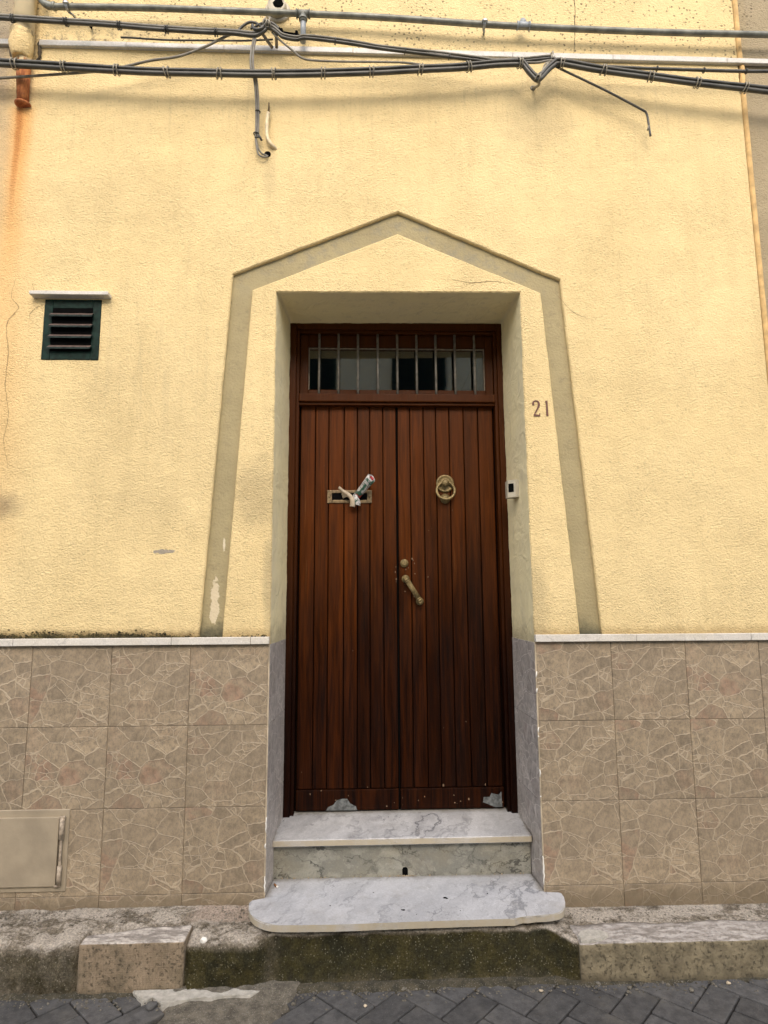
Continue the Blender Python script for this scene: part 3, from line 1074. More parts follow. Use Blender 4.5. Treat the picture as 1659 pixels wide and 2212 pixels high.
# inner moulding steps
frm.box(fl - .0005, fl + 0.016, FY + 0.014, 0.46, zb, 2.554, 0.004, 2)
frm.box(frr - 0.016, frr + .0005, FY + 0.014, 0.46, zb, 2.554, 0.004, 2)
frm.box(fl + 0.016, frr - 0.016, FY + 0.012, 0.46, 2.537, 2.5535, 0.004, 2)
# transom rail
frm.box(fl + 0.0155, frr - 0.0155, FY + 0.003, 0.46, 2.170, 2.212, 0.005, 2)
frm.box(fl + 0.0155, frr - 0.0155, FY + 0.016, 0.46, 2.155, 2.171, 0.004, 2)
frm.build('door_frame', M['wood_frame'], house)

# fanlight: sash + pane + bars
sash = MB()
sx0, sx1, sz0, sz1 = -0.4935, 0.5055, 2.2125, 2.5365
px0, px1, pz0, pz1 = -0.451, 0.464, 2.243, 2.472
SY = 0.372
sash.box(sx0, px0, SY, 0.43, sz0, sz1, 0.003)
sash.box(px1, sx1, SY, 0.43, sz0, sz1, 0.003)
sash.box(px0, px1, SY + .0006, 0.43, pz1, sz1, 0.003)
sash.box(px0, px1, SY + .0006, 0.43, sz0, pz0, 0.003)
sash_o = sash.build('fanlight', M['wood_frame'], house)
MB().box(px0 - .004, px1 + .004, 0.400, 0.404, pz0 - .004, pz1 + .004).build('window_pane', M['glass'], sash_o)
pt = MB()
for (a, b, c, d) in ((px0, px0 + .004, pz0, pz1), (px1 - .004, px1, pz0, pz1), (px0 + .004, px1 - .004, pz1 - .0035, pz1), (px0 + .004, px1 - .004, pz0, pz0 + .003)):
    pt.box(a, b, 0.386, 0.398, c, d, 0.001)
pt.roughen(0.001, 60, 0, 3)
pt.build('putty', M['beige_rust'], sash_o)
for x in (-0.395, -0.296, -0.196, -0.094, 0.007, 0.107, 0.206, 0.306, 0.408):
    MB().tube([(x, 0.361, 2.205), (x, 0.361, 2.37), (x, 0.361, 2.545)], 0.0062, 8).build('window_bar', M['iron'], sash_o)
# dim hallway behind the glass
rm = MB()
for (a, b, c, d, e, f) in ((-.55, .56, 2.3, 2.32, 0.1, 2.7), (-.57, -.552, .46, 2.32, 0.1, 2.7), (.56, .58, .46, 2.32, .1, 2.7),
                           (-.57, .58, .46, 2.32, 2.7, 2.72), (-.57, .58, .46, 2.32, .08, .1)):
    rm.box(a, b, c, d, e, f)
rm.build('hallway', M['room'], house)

# leaves
LZ0, LZ1 = 0.196, 2.156
edges_l = [-0.4870, -0.412, -0.344, -0.266, -0.199, -0.136, -0.069, -0.0015]
edges_r = [0.0055, 0.070, 0.139, 0.203, 0.272, 0.346, 0.421, 0.4990]
leaves = []
for nm, ed in (('left', edges_l), ('right', edges_r)):
    lf = MB()
    lf.box(ed[0] - (.006 if nm == 'left' else -.001), ed[-1] + (.006 if nm == 'right' else -.001), LY + 0.012, LY + 0.045, LZ0 + .002, LZ1)
    leaf = lf.build('door_leaf', M['gap_dark'], house)
    leaves.append(leaf)
    for a, b in zip(ed[:-1], ed[1:]):
        d = random.uniform(-0.0012, 0.0012)
        MB().box(a + 0.0021, b - 0.0021, LY + d, LY + 0.013, 0.292, LZ1 + 0.012, 0.0042, 2).build('plank', M['wood'], leaf)
    MB().box(ed[0] + 0.001, ed[-1] - 0.001, LY - 0.004, LY + 0.014, LZ0, 0.289, 0.004, 2).build('bottom_rail', M['wood'], leaf)
    # bare metal scuffs where the bottom rail has rotted
    outl = ([(-0.345, LZ0 + .001), (-0.335, .212), (-0.31, .222), (-0.295, .243), (-0.268, .249), (-0.245, .247), (-0.232, .228), (-0.205, .213), (-0.198, LZ0 + .001)]
            if nm == 'left' else
            [(0.396, .222), (0.40, .246), (0.43, .247), (0.438, .262), (0.47, .255), (0.487, .268), (0.487, LZ0 + .003), (0.455, LZ0 + .003), (0.43, .210)])
    MB().prism(outl, LY - 0.0062, LY, 0.001).roughen(0.002, 60).build('worn_patch', M['zinc'], leaf)
fk = MB()
for (x, z, r_) in ((-0.008, 1.335, .003), (-0.011, 1.31, .004), (-0.006, 1.275, .004), (-0.007, 1.262, .003), (0.073, 1.376, .005), (0.079, 1.368, .003), (0.085, 1.352, .0035),
                   (0.152, 1.285, .0035), (0.042, 1.322, .003), (0.055, 1.33, .0025), (0.037, 1.214, .0035), (0.037, 1.25, .002), (-0.30, 0.242, .004), (-0.24, 0.262, .003), (0.21, 0.301, .006),
                   (0.12, 0.252, .003), (0.33, 0.238, .005), (0.29, 0.228, .003), (-0.15, 0.298, .003), (0.41, 0.30, .004), (0.09, 0.235, .003), (-0.42, 0.272, .0035), (0.28, 1.62, .002), (-0.22, 0.93, .002)):
    n_ = 7
    ph_ = random.random() * 6
    fk.prism([(x + math.cos(ph_ + k * 6.283 / n_) * r_ * random.uniform(.4, 1.0), z + math.sin(ph_ + k * 6.283 / n_) * r_ * random.uniform(.6, 1.5)) for k in range(n_)], LY - 0.0052, LY + 0.002)
fko = tag(fk.build('paint_fleck', simple('chipped pale undercoat', (0.17, 0.105, 0.06), 0.8, 0, 0.4, 80), leaves[1]), kind='stuff')
tag(leaves[0], label='left door leaf with letter slot')
tag(leaves[1], label='right door leaf with ring knocker and pull handle')
# black strip filling the gap between the two leaves
MB().box(-0.0008, 0.0046, LY + 0.004, LY + 0.02, LZ0, LZ1).build('leaf_gap_strip', M['black'], leaves[0])

# letter plate (open slot)
lp = MB()
yb, yf = LY - 0.006, LY + 0.002
X0, X1, Z0, Z1 = -0.350, -0.126, 1.655, 1.721
x0, x1, z0, z1 = -0.326, -0.150, 1.671, 1.706
lp.box(X0, x0, yb, yf, Z0, Z1, 0.0025, 2); lp.box(x1, X1, yb, yf, Z0, Z1, 0.0025, 2)
lp.box(x0, x1, yb + .0004, yf, z1, Z1, 0.0025, 2); lp.box(x0, x1, yb + .0004, yf, Z0, z0, 0.0025, 2)
for x in (X0 + .011, X1 - .011):
    lp.lathe((x, yb, (Z0 + Z1) / 2), (0, -1, 0), [(0.005, 0), (0.005, .001), (0.003, .0025)], 10)
lp.box(x0 - .001, x1 + .001, LY - .0022, LY + 0.001, z0 - .001, z1 + .001, mi=1)
lp.build('letter_slot', [M['brass_dark'], M['black']], leaves[0])

# knocker
kn = MB()
kx, kz = 0.245, 1.755
kn.lathe((kx, LY - .001, kz), (0, -1, 0), [(0.046, 0), (0.046, .004), (0.042, .008), (0.037, .008), (0.034, .005), (0.012, .006), (0.011, .016), (0.0165, .021), (0.0185, .029), (0.0145, .037), (0.004, .040)], 28)
kn.lathe((kx, LY - .001, 1.678), (0, -1, 0), [(0.026, 0), (0.025, .004), (0.017, .007), (0.016, .013), (0.008, .016)], 20)
kn.torus((kx, LY - .024, 1.716), (0, -1, 0.16), 0.0455, 0.0068, 32, 10)
kn.build('door_knocker', M['brass'], leaves[1])
# cylinder lock
lk = MB()
lk.lathe((0.034, LY - .001, 1.353), (0, -1, 0), [(0.0205, 0), (0.0205, .005), (0.018, .009), (0.0125, .0095), (0.0125, .012), (0.010, .0125)], 22)
lk.box(0.0328, 0.0352, LY - .0142, LY - .012, 1.344, 1.356, mi=0)
lk.build('door_lock', M['brass'], leaves[1])
# slanting fluted pull
ph = MB()
A = Vector((0.040, LY, 1.276)); B = Vector((0.109, LY, 1.166))
d = (B - A).normalized()
for c in (A, B):
    ph.lathe(c, (0, -1, 0), [(0.0195, -0.001), (0.0195, .004), (0.016, .007), (0.0125, .009), (0.0115, .026), (0.0135, .034), (0.010, .041)], 18)
off = Vector((0, -0.032, 0))
n = 26
ring_prof = lambda t: 0.0112 + (0.0035 if (0.03 < t < 0.07 or 0.10 < t < 0.13 or 0.88 < t < 0.91 or 0.93 < t < 0.97) else 0)
ph.tube([A + off + (B - A) * (k / n) for k in range(n + 1)], ring_prof, 12, smooth=False)
side = d.cross(Vector((0, 1, 0))).normalized()
for k in range(9):
    th = math.pi * (k / 8) + math.pi
    o_ = side * math.cos(th) * 0.0112 + Vector((0, 1, 0)) * math.sin(th) * 0.0112
    ph.tube([A + off + o_ + (B - A) * 0.14, A + off + o_ + (B - A) * 0.87], 0.0016, 5)
ph.build('pull_handle', M['brass'], leaves[1])

# ------------------------------------------------ louvred vent window
vx0, vx1, vz0, vz1 = -1.604, -1.352, 2.243, 2.527
vf = MB()
fy = -0.004
vf.box(vx0, vx0 + .038, fy, 0.05, vz0, vz1, 0.002)
vf.box(vx1 - .036, vx1, fy, 0.05, vz0, vz1, 0.002)
vf.box(vx0 + .038, vx1 - .036, fy + .0006, 0.05, vz1 - .042, vz1, 0.002)
vf.box(vx0 + .038, vx1 - .036, fy + .0006, 0.05, vz0, vz0 + .04, 0.002)
vf.roughen(0.0016, 40, 3.0, 2)
vent = vf.build('louvre_window', M['green_paint'], house)
MB().box(vx0 + .03, vx1 - .03, -0.0022, -0.0006, vz0 + .03, vz1 - .03).build('dark_backing', M['black'], vent)
for k in range(4):
    zc = vz0 + 0.046 + k * 0.0505
    q = []
    xa, xb = vx0 + .031, vx1 - .031
    for x in (xa, xb):
        q += [(x, -0.024, zc - .004), (x, -0.024, zc + .005), (x, -0.003, zc + .013), (x, -0.003, zc + .022)]
    s_ = MB().hexa(q, 0.0015)
    s_.bm.faces.ensure_lookup_table()
    for f in s_.bm.faces:
        f.normal_update()
        if f.normal.z > 0.7: f.material_index = 1
    s_.build('slat', [M['green_slat'], M['slat_top']], vent)
MB().box(-1.657, -1.310, -0.040, 0.01, 2.533, 2.551, 0.002).roughen(0.0015, 18, 2, 2).build('marble_hood', M['marble_edge'], vent)

# =================================================================== NEIGHBOUR on the right
nb = thing('neighbour_house', 'grey beige house front joining the yellow one at right', 'house', (1.73, 0, 0))
w = MB()
w.box(1.733, 6.0, 0.006, 0.3, -0.3, 7.0)
w.build('wall', M['neighbour'], nb)
rr = MB()
pth = []
zz = -0.2
while zz < 7.0:
    pth.append((1.7155 + noise.noise(Vector((0, 0, zz * 2))) * .002 + (0.006 if 3.70 < zz < 3.83 else 0), 0.004, zz)); zz += 0.05
rr.tube(pth, 0.0135, 10)
rr.build('joint_strip', simple('ochre joint plaster', (0.60, 0.40, 0.17), 0.9, 0, 0.2, 20, 0.003, 70), nb)

# =================================================================== FRONT STEPS
steps = thing('front_steps', 'white marble front steps with a wide bull-nosed bottom slab under the door', 'steps', (0, 0, 0))
tr = MB()
q = []
for x0_, s in ((-0.556, -1), (0.556, 1)):
    xa = x0_; xb = s * 0.549 + 0.004
    q += [(xa, 0.120, 0.137), (xa, 0.120, 0.165), (xb, 0.41, 0.163), (xb, 0.41, 0.191)]
tr.hexa(q, 0.003).roughen(0.0015, 9, 1, 3)
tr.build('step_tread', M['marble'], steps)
rs = MB()
q = []
for s in (-1, 1):
    xa = s * 0.555; xb = s * .555
    q += [(xa, 0.150, -0.03), (xa, 0.150, 0.139), (xb, 0.19, -0.03), (xb, 0.19, 0.139)]
rs.hexa(q)
riser = rs.build('step_riser', M['marble_riser'], steps)
dr = MB()
dr.prism([(-0.003, 0.002), (-0.004, 0.028), (0.001, 0.036), (0.012, 0.037), (0.018, 0.034), (0.021, 0.026), (0.020, 0.002)], 0.1488, 0.152)
dr.build('drain_hole', M['black'], riser)
gr = MB()
for k in range(60):
    x = random.uniform(-0.545, 0.545) if k < 40 else random.gauss(0.0, 0.03)
    s = random.uniform(0.0015, 0.004)
    bmesh.ops.create_icosphere(gr.bm, subdivisions=1, radius=s, matrix=Matrix.Translation((x, 0.1485, 0.001 + random.random() * .002)))
tag(gr.build('grit', M['grout'], riser), kind='stuff')

SL = [(-0.552, 0.16), (-0.5615, 0.02), (-0.561, -0.020), (-0.588, -0.022), (-0.613, -0.029), (-0.620, -0.045), (-0.618, -0.070), (-0.611, -0.105), (-0.598, -0.140), (-0.578, -0.172), (-0.553, -0.196),
      (-0.522, -0.213), (-0.480, -0.224), (-0.40, -0.2265), (-0.252, -0.229), (-0.028, -0.223), (0.198, -0.219), (0.36, -0.218), (0.392, -0.219), (0.405, -0.211), (0.425, -0.203), (0.448, -0.204),
      (0.478, -0.197), (0.507, -0.199), (0.54, -0.193), (0.570, -0.185), (0.590, -0.166), (0.606, -0.140), (0.620, -0.105), (0.628, -0.065), (0.630, -0.030), (0.620, -0.021), (0.561, -0.020), (0.5615, 0.02), (0.552, 0.16)]
sp = [Vector(p) for p in SL]
sp = [Vector((p.x + noise.noise(Vector((p.x * 30, p.y * 30, 0))) * .0015, p.y + noise.noise(Vector((p.x * 30, p.y * 30, 5))) * .0015)) for p in resample(SL, 0.02)]
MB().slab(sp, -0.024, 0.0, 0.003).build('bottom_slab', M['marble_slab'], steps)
# small black scabs on the slab
sc_ = MB()
for (x, y, r_) in ((0.154, -0.047, 0.008), (0.160, -0.052, 0.006), (-0.017, -0.135, 0.007), (-0.022, -0.134, 0.005), (-0.30, -0.09, 0.003), (0.33, -0.02, 0.003), (-0.13, 0.01, 0.003), (0.2, -0.15, .0025), (0.03, -0.17, .002)):
    bmesh.ops.create_icosphere(sc_.bm, subdivisions=2, radius=1, matrix=Matrix.Translation((x, y, 0.0)) @ Matrix.Diagonal((r_, r_ * .8, 0.0016, 1)))
sc_.roughen(0.001, 120)
tag(sc_.build('grime_spot', M['black'], steps), kind='stuff')

# =================================================================== PAVEMENT EDGE (raised ledge) and STREET
STREET = -0.195


def sstep(a, b, x):
    t = min(1, max(0, (x - a) / (b - a)))
    return t * t * (3 - 2 * t)


def ledge_top(x):
    return -0.030 - 0.040 * sstep(0.50, 0.64, x)


lb = MB()
bm = lb.bm
xs = [-2.4 + k * 0.0085 for k in range(int(4.1 / 0.0085) + 1)]
prof = []
for k in range(9): prof.append((0.012 - k * 0.022, 0.0, 0.0))           # top
NP = 30
grid = []
for x in xs:
    zt = ledge_top(x)
    crumb = sstep(-0.86, -0.80, x) * (1 - sstep(-0.62, -0.50, x)) + (1 - sstep(-1.25, -1.16, x))
    slabz = sstep(-0.57, -0.49, x) * (1 - sstep(0.52, 0.60, x))
    yf = -0.258 + 0.053 * slabz
    rad = 0.018 + 0.030 * min(1, crumb)
    col = []
    for k in range(NP + 1):
        t = k / NP
        # path: top run, rounded corner, face
        top_len = 0.012 - (yf + rad)
        arc = rad * math.pi / 2
        face = (zt - 0.004 - rad) - (STREET - 0.03)
        L_ = t * (top_len + arc + face)
        if L_ < top_len:
            y = 0.012 - L_; z = zt - 0.006 * (L_ / top_len)
            nv = Vector((0, 0, 1))
        elif L_ < top_len + arc:
            th = (L_ - top_len) / rad
            y = yf + rad - math.sin(th) * rad; z = zt - 0.006 - rad + math.cos(th) * rad
            nv = Vector((0, -math.sin(th), math.cos(th)))
        else:
            e = L_ - top_len - arc
            y = yf - (0.012 + 0.036 * slabz) * e / face; z = zt - 0.006 - rad - e
            nv = Vector((0, -1, 0))
        p = Vector((x, y, z))
        amp = 0.008 + 0.012 * min(1, crumb)
        d = noise.fractal(p * 9, 1.0, 2.1, 5) * amp + noise.noise(p * 55) * 0.0032 + noise.noise(p * 110) * 0.0016
        # a horizontal split across the crumbly lump
        if -0.84 < x < -0.5:
            d -= 0.012 * math.exp(-((z + 0.122 + 0.012 * math.sin(x * 30)) / 0.006) ** 2) * sstep(-0.84, -0.79, x) * (1 - sstep(-0.56, -0.52, x))
        if -1.20 < x < -0.80 and y < -0.12:
            d = min(d, 0.0) - 0.03 * sstep(-0.12, -0.16, y) * sstep(-1.20, -1.17, x) * (1 - sstep(-0.83, -0.80, x)) if nv.z > 0.3 else min(d, 0) - 0.012
        if slabz > 0.3 and nv.z > 0.5:
            d = min(d, 0.002) - 0.004
        if -0.01 < y: d *= 0.4
        col.append(bm.verts.new(p + nv * d))
    grid.append(col)
for i in range(len(xs) - 1):
    for k in range(NP):
        f = bm.faces.new((grid[i][k], grid[i][k + 1], grid[i + 1][k + 1], grid[i + 1][k]))
        f.smooth = True
ledge = lb.build('pavement', M['ledge'])
tag(ledge, kind='structure')


lg = MB()
for k in range(1100):
    x = random.uniform(-1.95, -0.6) if random.random() < .62 else random.uniform(0.57, 1.75)
    y = -abs(random.gauss(0.0, 0.11))
    if y < -0.21 or (-1.20 < x < -0.80 and y < -0.12) or (x > 0.6 and y < -0.125): continue
    s = random.uniform(0.0012, 0.0042)
    m4 = Matrix.Translation((x, y, ledge_top(x) - 0.003 + s * 0.3 + noise.fractal(Vector((x, y, ledge_top(x))) * 9, 1.0, 2.1, 5) * 0.008)) @ Matrix.Rotation(random.random() * 6, 4, 'Z') @ Matrix.Diagonal((s * 1.4, s, s * .8, 1))
    bmesh.ops.create_icosphere(lg.bm, subdivisions=1, radius=1, matrix=m4)
lg.roughen(0.0015, 150)
tag(lg.build('grit', mortar_material('loose grit', (0.10, 0.085, 0.06), (0.40, 0.36, 0.30), 0.3), ledge), kind='stuff')


def kerb(x0, x1, yb, yf, zb_, zt, mat, seed, amp):
    """dressed stone block: rounded worn arris, slightly uneven faces; yb is a function of x"""
    k = MB()
    bm = k.bm
    n = int((x1 - x0) / 0.009)
    cols = []
    for i in range(n + 1):
        t = i / n
        x = x0 + (x1 - x0) * t
        endr = 0.006 * (1 - min(1, min(t, 1 - t) * (x1 - x0) / 0.012)) ** 2
        rad = 0.007 + 0.006 * max(0, noise.noise(Vector((x * 14, seed, 0))))
        row = []
        y0 = yb(x)
        pr = [(y0, zt - 0.04, 0, 0)]
        for a in range(9): pr.append((y0 + (yf + rad - y0) * a / 9, zt - 0.003 * a / 9, 0, 1))
        for a in range(5):
            th = a / 4 * math.pi / 2
            pr.append((yf + rad - math.sin(th) * rad, zt - 0.003 - rad + math.cos(th) * rad, -math.sin(th), math.cos(th)))
        for a in range(1, 16): pr.append((yf - 0.004 * a / 15, zt - 0.003 - rad + (zb_ - zt + rad) * a / 15, -1, 0))
        for (y, z, ny, nz) in pr:
            p = Vector((x + seed, y, z))
            d = noise.fractal(p * 11, 1.0, 2.0, 5) * amp + noise.noise(p * 70) * 0.0012 - endr
            if ny and nz: d -= 0.006 * max(0, noise.noise(Vector((x * 33, seed, 1))) - 0.1)
            d -= 0.007 * max(0, noise.noise(p * 20) - 0.32)
            row.append(bm.verts.new((x, y + ny * d, z + nz * d)))
        cols.append(row)
    m_ = len(cols[0])
    for i in range(n):
        for a in range(m_ - 1):
            f = bm.faces.new((cols[i][a], cols[i][a + 1], cols[i + 1][a + 1], cols[i + 1][a])); f.smooth = True
    for c, flip in ((cols[0], False), (cols[-1], True)):
        back = bm.verts.new((c[0].co.x, c[0].co.y, zb_))
        ring = c + [back]
        bm.faces.new(ring[::-1] if flip else ring)
    return k.build('kerb_stone', mat, ledge)


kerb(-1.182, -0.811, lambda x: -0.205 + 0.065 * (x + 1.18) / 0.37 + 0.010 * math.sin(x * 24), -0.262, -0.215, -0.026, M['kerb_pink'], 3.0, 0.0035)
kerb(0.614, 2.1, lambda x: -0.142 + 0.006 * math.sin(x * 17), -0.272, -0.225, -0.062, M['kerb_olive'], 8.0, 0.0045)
# filler smear on the right kerb stone
MB().slab([(0.622, -0.262), (0.70, -0.258), (0.735, -0.235), (0.742, -0.218), (0.722, -0.197), (0.68, -0.185), (0.645, -0.195), (0.626, -0.22)], -0.070, -0.0575, 0.002).roughen(0.002, 30).build('mortar_smear', M['white_mortar'], ledge)

road = MB()
road.box(-40, 40, -1.6, -0.2, -0.32, -0.212)
road_o = road.build('street', M['joint'])
tag(road_o, kind='structure')
gd = MB()
gd.box(-150, 150, -150, 150, -0.7, -0.22)
tag(gd.build('ground', M['earth']), kind='structure')

# herringbone pavers at 45 degrees
W_ = 0.100
c45 = math.sqrt(0.5)
OX, OY = 0.153, -0.222


def to_world(a, b):
    return (OX + (a - b) * c45 * W_, OY + (a + b) * c45 * W_)


def inside_patch(x, y):
    return -0.87 < x < -0.42 and y > -0.50 + 0.25 * sstep(-0.5, -0.3, x)


pm = {}
for key, dims in (('h', (2, 1)), ('v', (1, 2))):
    b = MB()
    ga = 0.0030
    la, lb_ = dims[0] * W_ - 2 * ga, dims[1] * W_ - 2 * ga
    b.box(-la / 2, la / 2, -lb_ / 2, lb_ / 2, -0.05, 0.0, 0.0045, 2)
    me = bpy.data.meshes.new('paver')
    bmesh.ops.recalc_face_normals(b.bm, faces=b.bm.faces)
    b.bm.to_mesh(me); b.bm.free()
    me.materials.append(M['paver'])
    pm[key] = me
rw = Vector(road_o['_w'])
cnt = 0
for k in range(-60, 60):
    for mth in range(-20, 20):
        for key, (ca, cb) in (('h', (1.0, 0.5)), ('v', (2.5, 0.0))):
            a_ = k + 4 * mth + ca; b_ = k + cb
            x, y = to_world(a_, b_)
            if not (-1.95 < x < 1.75 and -1.0 < y < -0.255): continue
            if y > -0.32 and -0.84 < x < -0.42: continue
            if inside_patch(x, y): continue
            o = bpy.data.objects.new('paver', pm[key])
            COL.objects.link(o)
            o.parent = road_o
            o.location = Vector((x, y, STREET + random.uniform(-0.002, 0.002))) - rw
            o.rotation_euler = (random.uniform(-.012, .012), random.uniform(-.012, .012), math.pi / 4 + random.uniform(-.01, .01))
            cnt += 1
print('pavers', cnt)

# cement patch in front of the ledge, white mortar smear along the foot
pa = MB()
bm = pa.bm
nx, ny = 70, 34
gv = []
for i in range(nx + 1):
    row = []
    for j in range(ny + 1):
        x = -0.885 + 0.66 * i / nx; y = -0.235 - 0.30 * j / ny
        # ragged outline
        e = min((x + 0.875 + 0.16 * sstep(-.24, -.33, y) * 0 ) * 12, (-0.37 - x + (y + 0.25) * 0.45) * 12, (y + 0.53) * 12)
        e += noise.noise(Vector((x * 18, y * 18, 2))) * 0.35
        h = STREET + 0.003 + 0.006 * noise.fractal(Vector((x * 14, y * 14, 0)), 1, 2, 5) + 0.014 * sstep(-0.34, -0.25, y)
        z = h - 0.03 * (1 - sstep(0, 0.5, e))
        row.append(bm.verts.new((x, y, z)))
    gv.append(row)
for i in range(nx):
    for j in range(ny):
        f = bm.faces.new((gv[i][j], gv[i + 1][j], gv[i + 1][j + 1], gv[i][j + 1])); f.smooth = True
tag(pa.build('cement_patch', M['patch'], road_o))
ST = [(-0.985, -0.262), (-0.94, -0.258), (-0.766, -0.262), (-0.62, -0.262), (-0.528, -0.258), (-0.526, -0.284), (-0.565, -0.305), (-0.62, -0.306), (-0.675, -0.316), (-0.735, -0.312), (-0.785, -0.322), (-0.83, -0.338), (-0.865, -0.331), (-0.901, -0.305), (-0.932, -0.318), (-0.957, -0.302)]
stp = [jit(p, 0.004, 3.0, 30) for p in resample(ST + ST[:1], 0.015)[:-1]]
MB().slab(stp, STREET - 0.02, STREET + 0.014, 0.003).roughen(0.002, 40).build('mortar_smear', M['white_mortar'], road_o)
# dirt and chippings swept against the kerb
gv = MB()
for k in range(900):
    x = random.uniform(-1.9, 1.75)
    y = -0.272 - abs(random.gauss(0, 0.035))
    if x > 0.55: y -= 0.004
    s = random.uniform(0.0015, 0.0045)
    if random.random() < 0.04: s *= 2
    m4 = Matrix.Translation((x, y, STREET + s * .3)) @ Matrix.Rotation(random.random() * 6, 4, 'Z') @ Matrix.Diagonal((s * 1.4, s, s * .7, 1))
    bmesh.ops.create_icosphere(gv.bm, subdivisions=1, radius=1, matrix=m4)
gv.roughen(0.002, 150)
tag(gv.build('gravel', mortar_material('kerb dirt chippings', (0.05, 0.045, 0.035), (0.22, 0.20, 0.16), 0.3)), kind='stuff')
dt = MB()
bm = dt.bm
prev = None
for k in range(370):
    x = -1.95 + k * 0.01
    wd = 0.006 + 0.024 * (0.5 + noise.noise(Vector((x * 5, 1, 1)))) + 0.01 * noise.noise(Vector((x * 40, 2, 1)))
    row = [bm.verts.new((x, -0.195, STREET + 0.012)), bm.verts.new((x, -0.258, STREET + 0.009)), bm.verts.new((x, -0.264 - wd * .6, STREET + 0.004)), bm.verts.new((x, -0.27 - wd, STREET - 0.006))]
    if prev:
        for a_, b_ in zip(range(3), range(1, 4)):
            f = bm.faces.new((prev[a_], row[a_], row[b_], prev[b_])); f.smooth = True
    prev = row
dt.roughen(0.003, 50)
tag(dt.build('gutter_dirt', mortar_material('gutter dirt', (0.028, 0.026, 0.016), (0.085, 0.072, 0.045), 0.4)), kind='stuff')


def pebble(name, loc, size, mat, label, seed, cat='stone'):
    b = MB()
    bmesh.ops.create_icosphere(b.bm, subdivisions=3, radius=1, matrix=Matrix.Translation(loc) @ Matrix.Diagonal((*size, 1)))
    b.roughen(min(size) * 0.5, 1 / max(size), seed)
    for f in b.bm.faces: f.smooth = True
    return tag(b.build(name, mat), label, cat)


pebble('stone', (-0.752, -0.222, -0.048), (0.012, 0.010, 0.014), M['chip'], 'small white stone lodged in the broken concrete beside the pink kerb block', 2)
pebble('stone', (-0.895, -0.335, -0.190), (0.020, 0.016, 0.012), M['paver'], 'dark grey stone chip lying at the end of the white mortar smear', 5)
pebble('stone', (0.455, -0.315, -0.189), (0.008, 0.006, 0.004), M['trim'], 'tiny pale chip in the gutter left of the olive kerb stone', 7)
pebble('stone', (-0.165, -0.37, -0.189), (0.007, 0.006, 0.004), M['trim'], 'pale pebble on the dark pavers in front of the mossy face', 9)
pebble('stone', (1.135, -0.305, -0.188), (0.008, 0.007, 0.005), M['trim'], 'pale pebble at the foot of the olive kerb stone near right edge', 11)

# =================================================================== THINGS ON THE WALL
# house number
num = thing('house_number', 'painted brown house number 21 on yellow wall right of door', 'house number', (0.633, 0, 2.03))


def ribbon(path, widths, y0, y1):
    b = MB()
    P = [Vector((p[0], p[1])) for p in path]
    n = len(P)
    L = []; Rr = []
    for i in range(n):
        t = (P[min(i + 1, n - 1)] - P[max(i - 1, 0)]).normalized()
        nn = Vector((-t.y, t.x))
        L.append(P[i] + nn * widths[i]); Rr.append(P[i] - nn * widths[i])
    out = L + Rr[::-1]
    b.prism([(p.x, p.y) for p in out], y0, y1)
    return b


# digit 2: bold hook, thin neck, heavy foot
d2 = [(0.6015, 2.047), (0.6005, 2.055), (0.604, 2.063), (0.611, 2.067), (0.619, 2.066), (0.6255, 2.060), (0.627, 2.050), (0.6245, 2.039), (0.618, 2.026), (0.611, 2.014), (0.605, 2.002)]
w2 = [0.0045, 0.004, 0.0030, 0.0022, 0.0028, 0.0042, 0.0048, 0.0044, 0.0034, 0.0028, 0.0024]
ribbon(d2, w2, -0.0035, 0.002).build('digit', M['brown_paint'], num)
foot = MB()
foot.prism([(0.6015, 2.003), (0.6095, 2.004), (0.619, 2.0015), (0.6265, 2.0015), (0.6285, 2.009), (0.6305, 2.009), (0.6305, 1.9945), (0.6015, 1.9945)], -0.0036, 0.002)
foot.build('digit_foot', M['brown_paint'], num)
one = MB()
one.prism([(0.6565, 2.0665), (0.6665, 2.0680), (0.6685, 1.9965), (0.6590, 1.9960), (0.6590, 2.060), (0.6560, 2.059)], -0.0035, 0.002)
one.build('digit', M['brown_paint'], num)

# doorbell on the right jamb
bell = thing('doorbell', 'small cream doorbell with dark square button on right door jamb', 'doorbell', (0.556, 0.15, 1.69))
bz0, bz1 = 1.648, 1.730
MB().slab([(0.509, 0.168), (0.512, 0.160), (0.538, 0.140), (0.545, 0.137), (0.560, 0.137), (0.562, 0.200), (0.509, 0.200)], bz0, bz1, 0.002).build('casing', M['white_plastic'], bell)
nrm_ = Vector((-0.020, -0.026, 0)).normalized()
p0 = Vector((0.514, 0.1585, 0)); p1 = Vector((0.535, 0.1423, 0))
q = []
for p in (p0, p1):
    for d_ in (0.0012, -0.002):
        for z in (bz0 + 0.024, bz1 - 0.017):
            q.append((p.x + nrm_.x * d_, p.y + nrm_.y * d_, z))
MB().hexa(q, 0.0004).build('button', M['black'], bell)

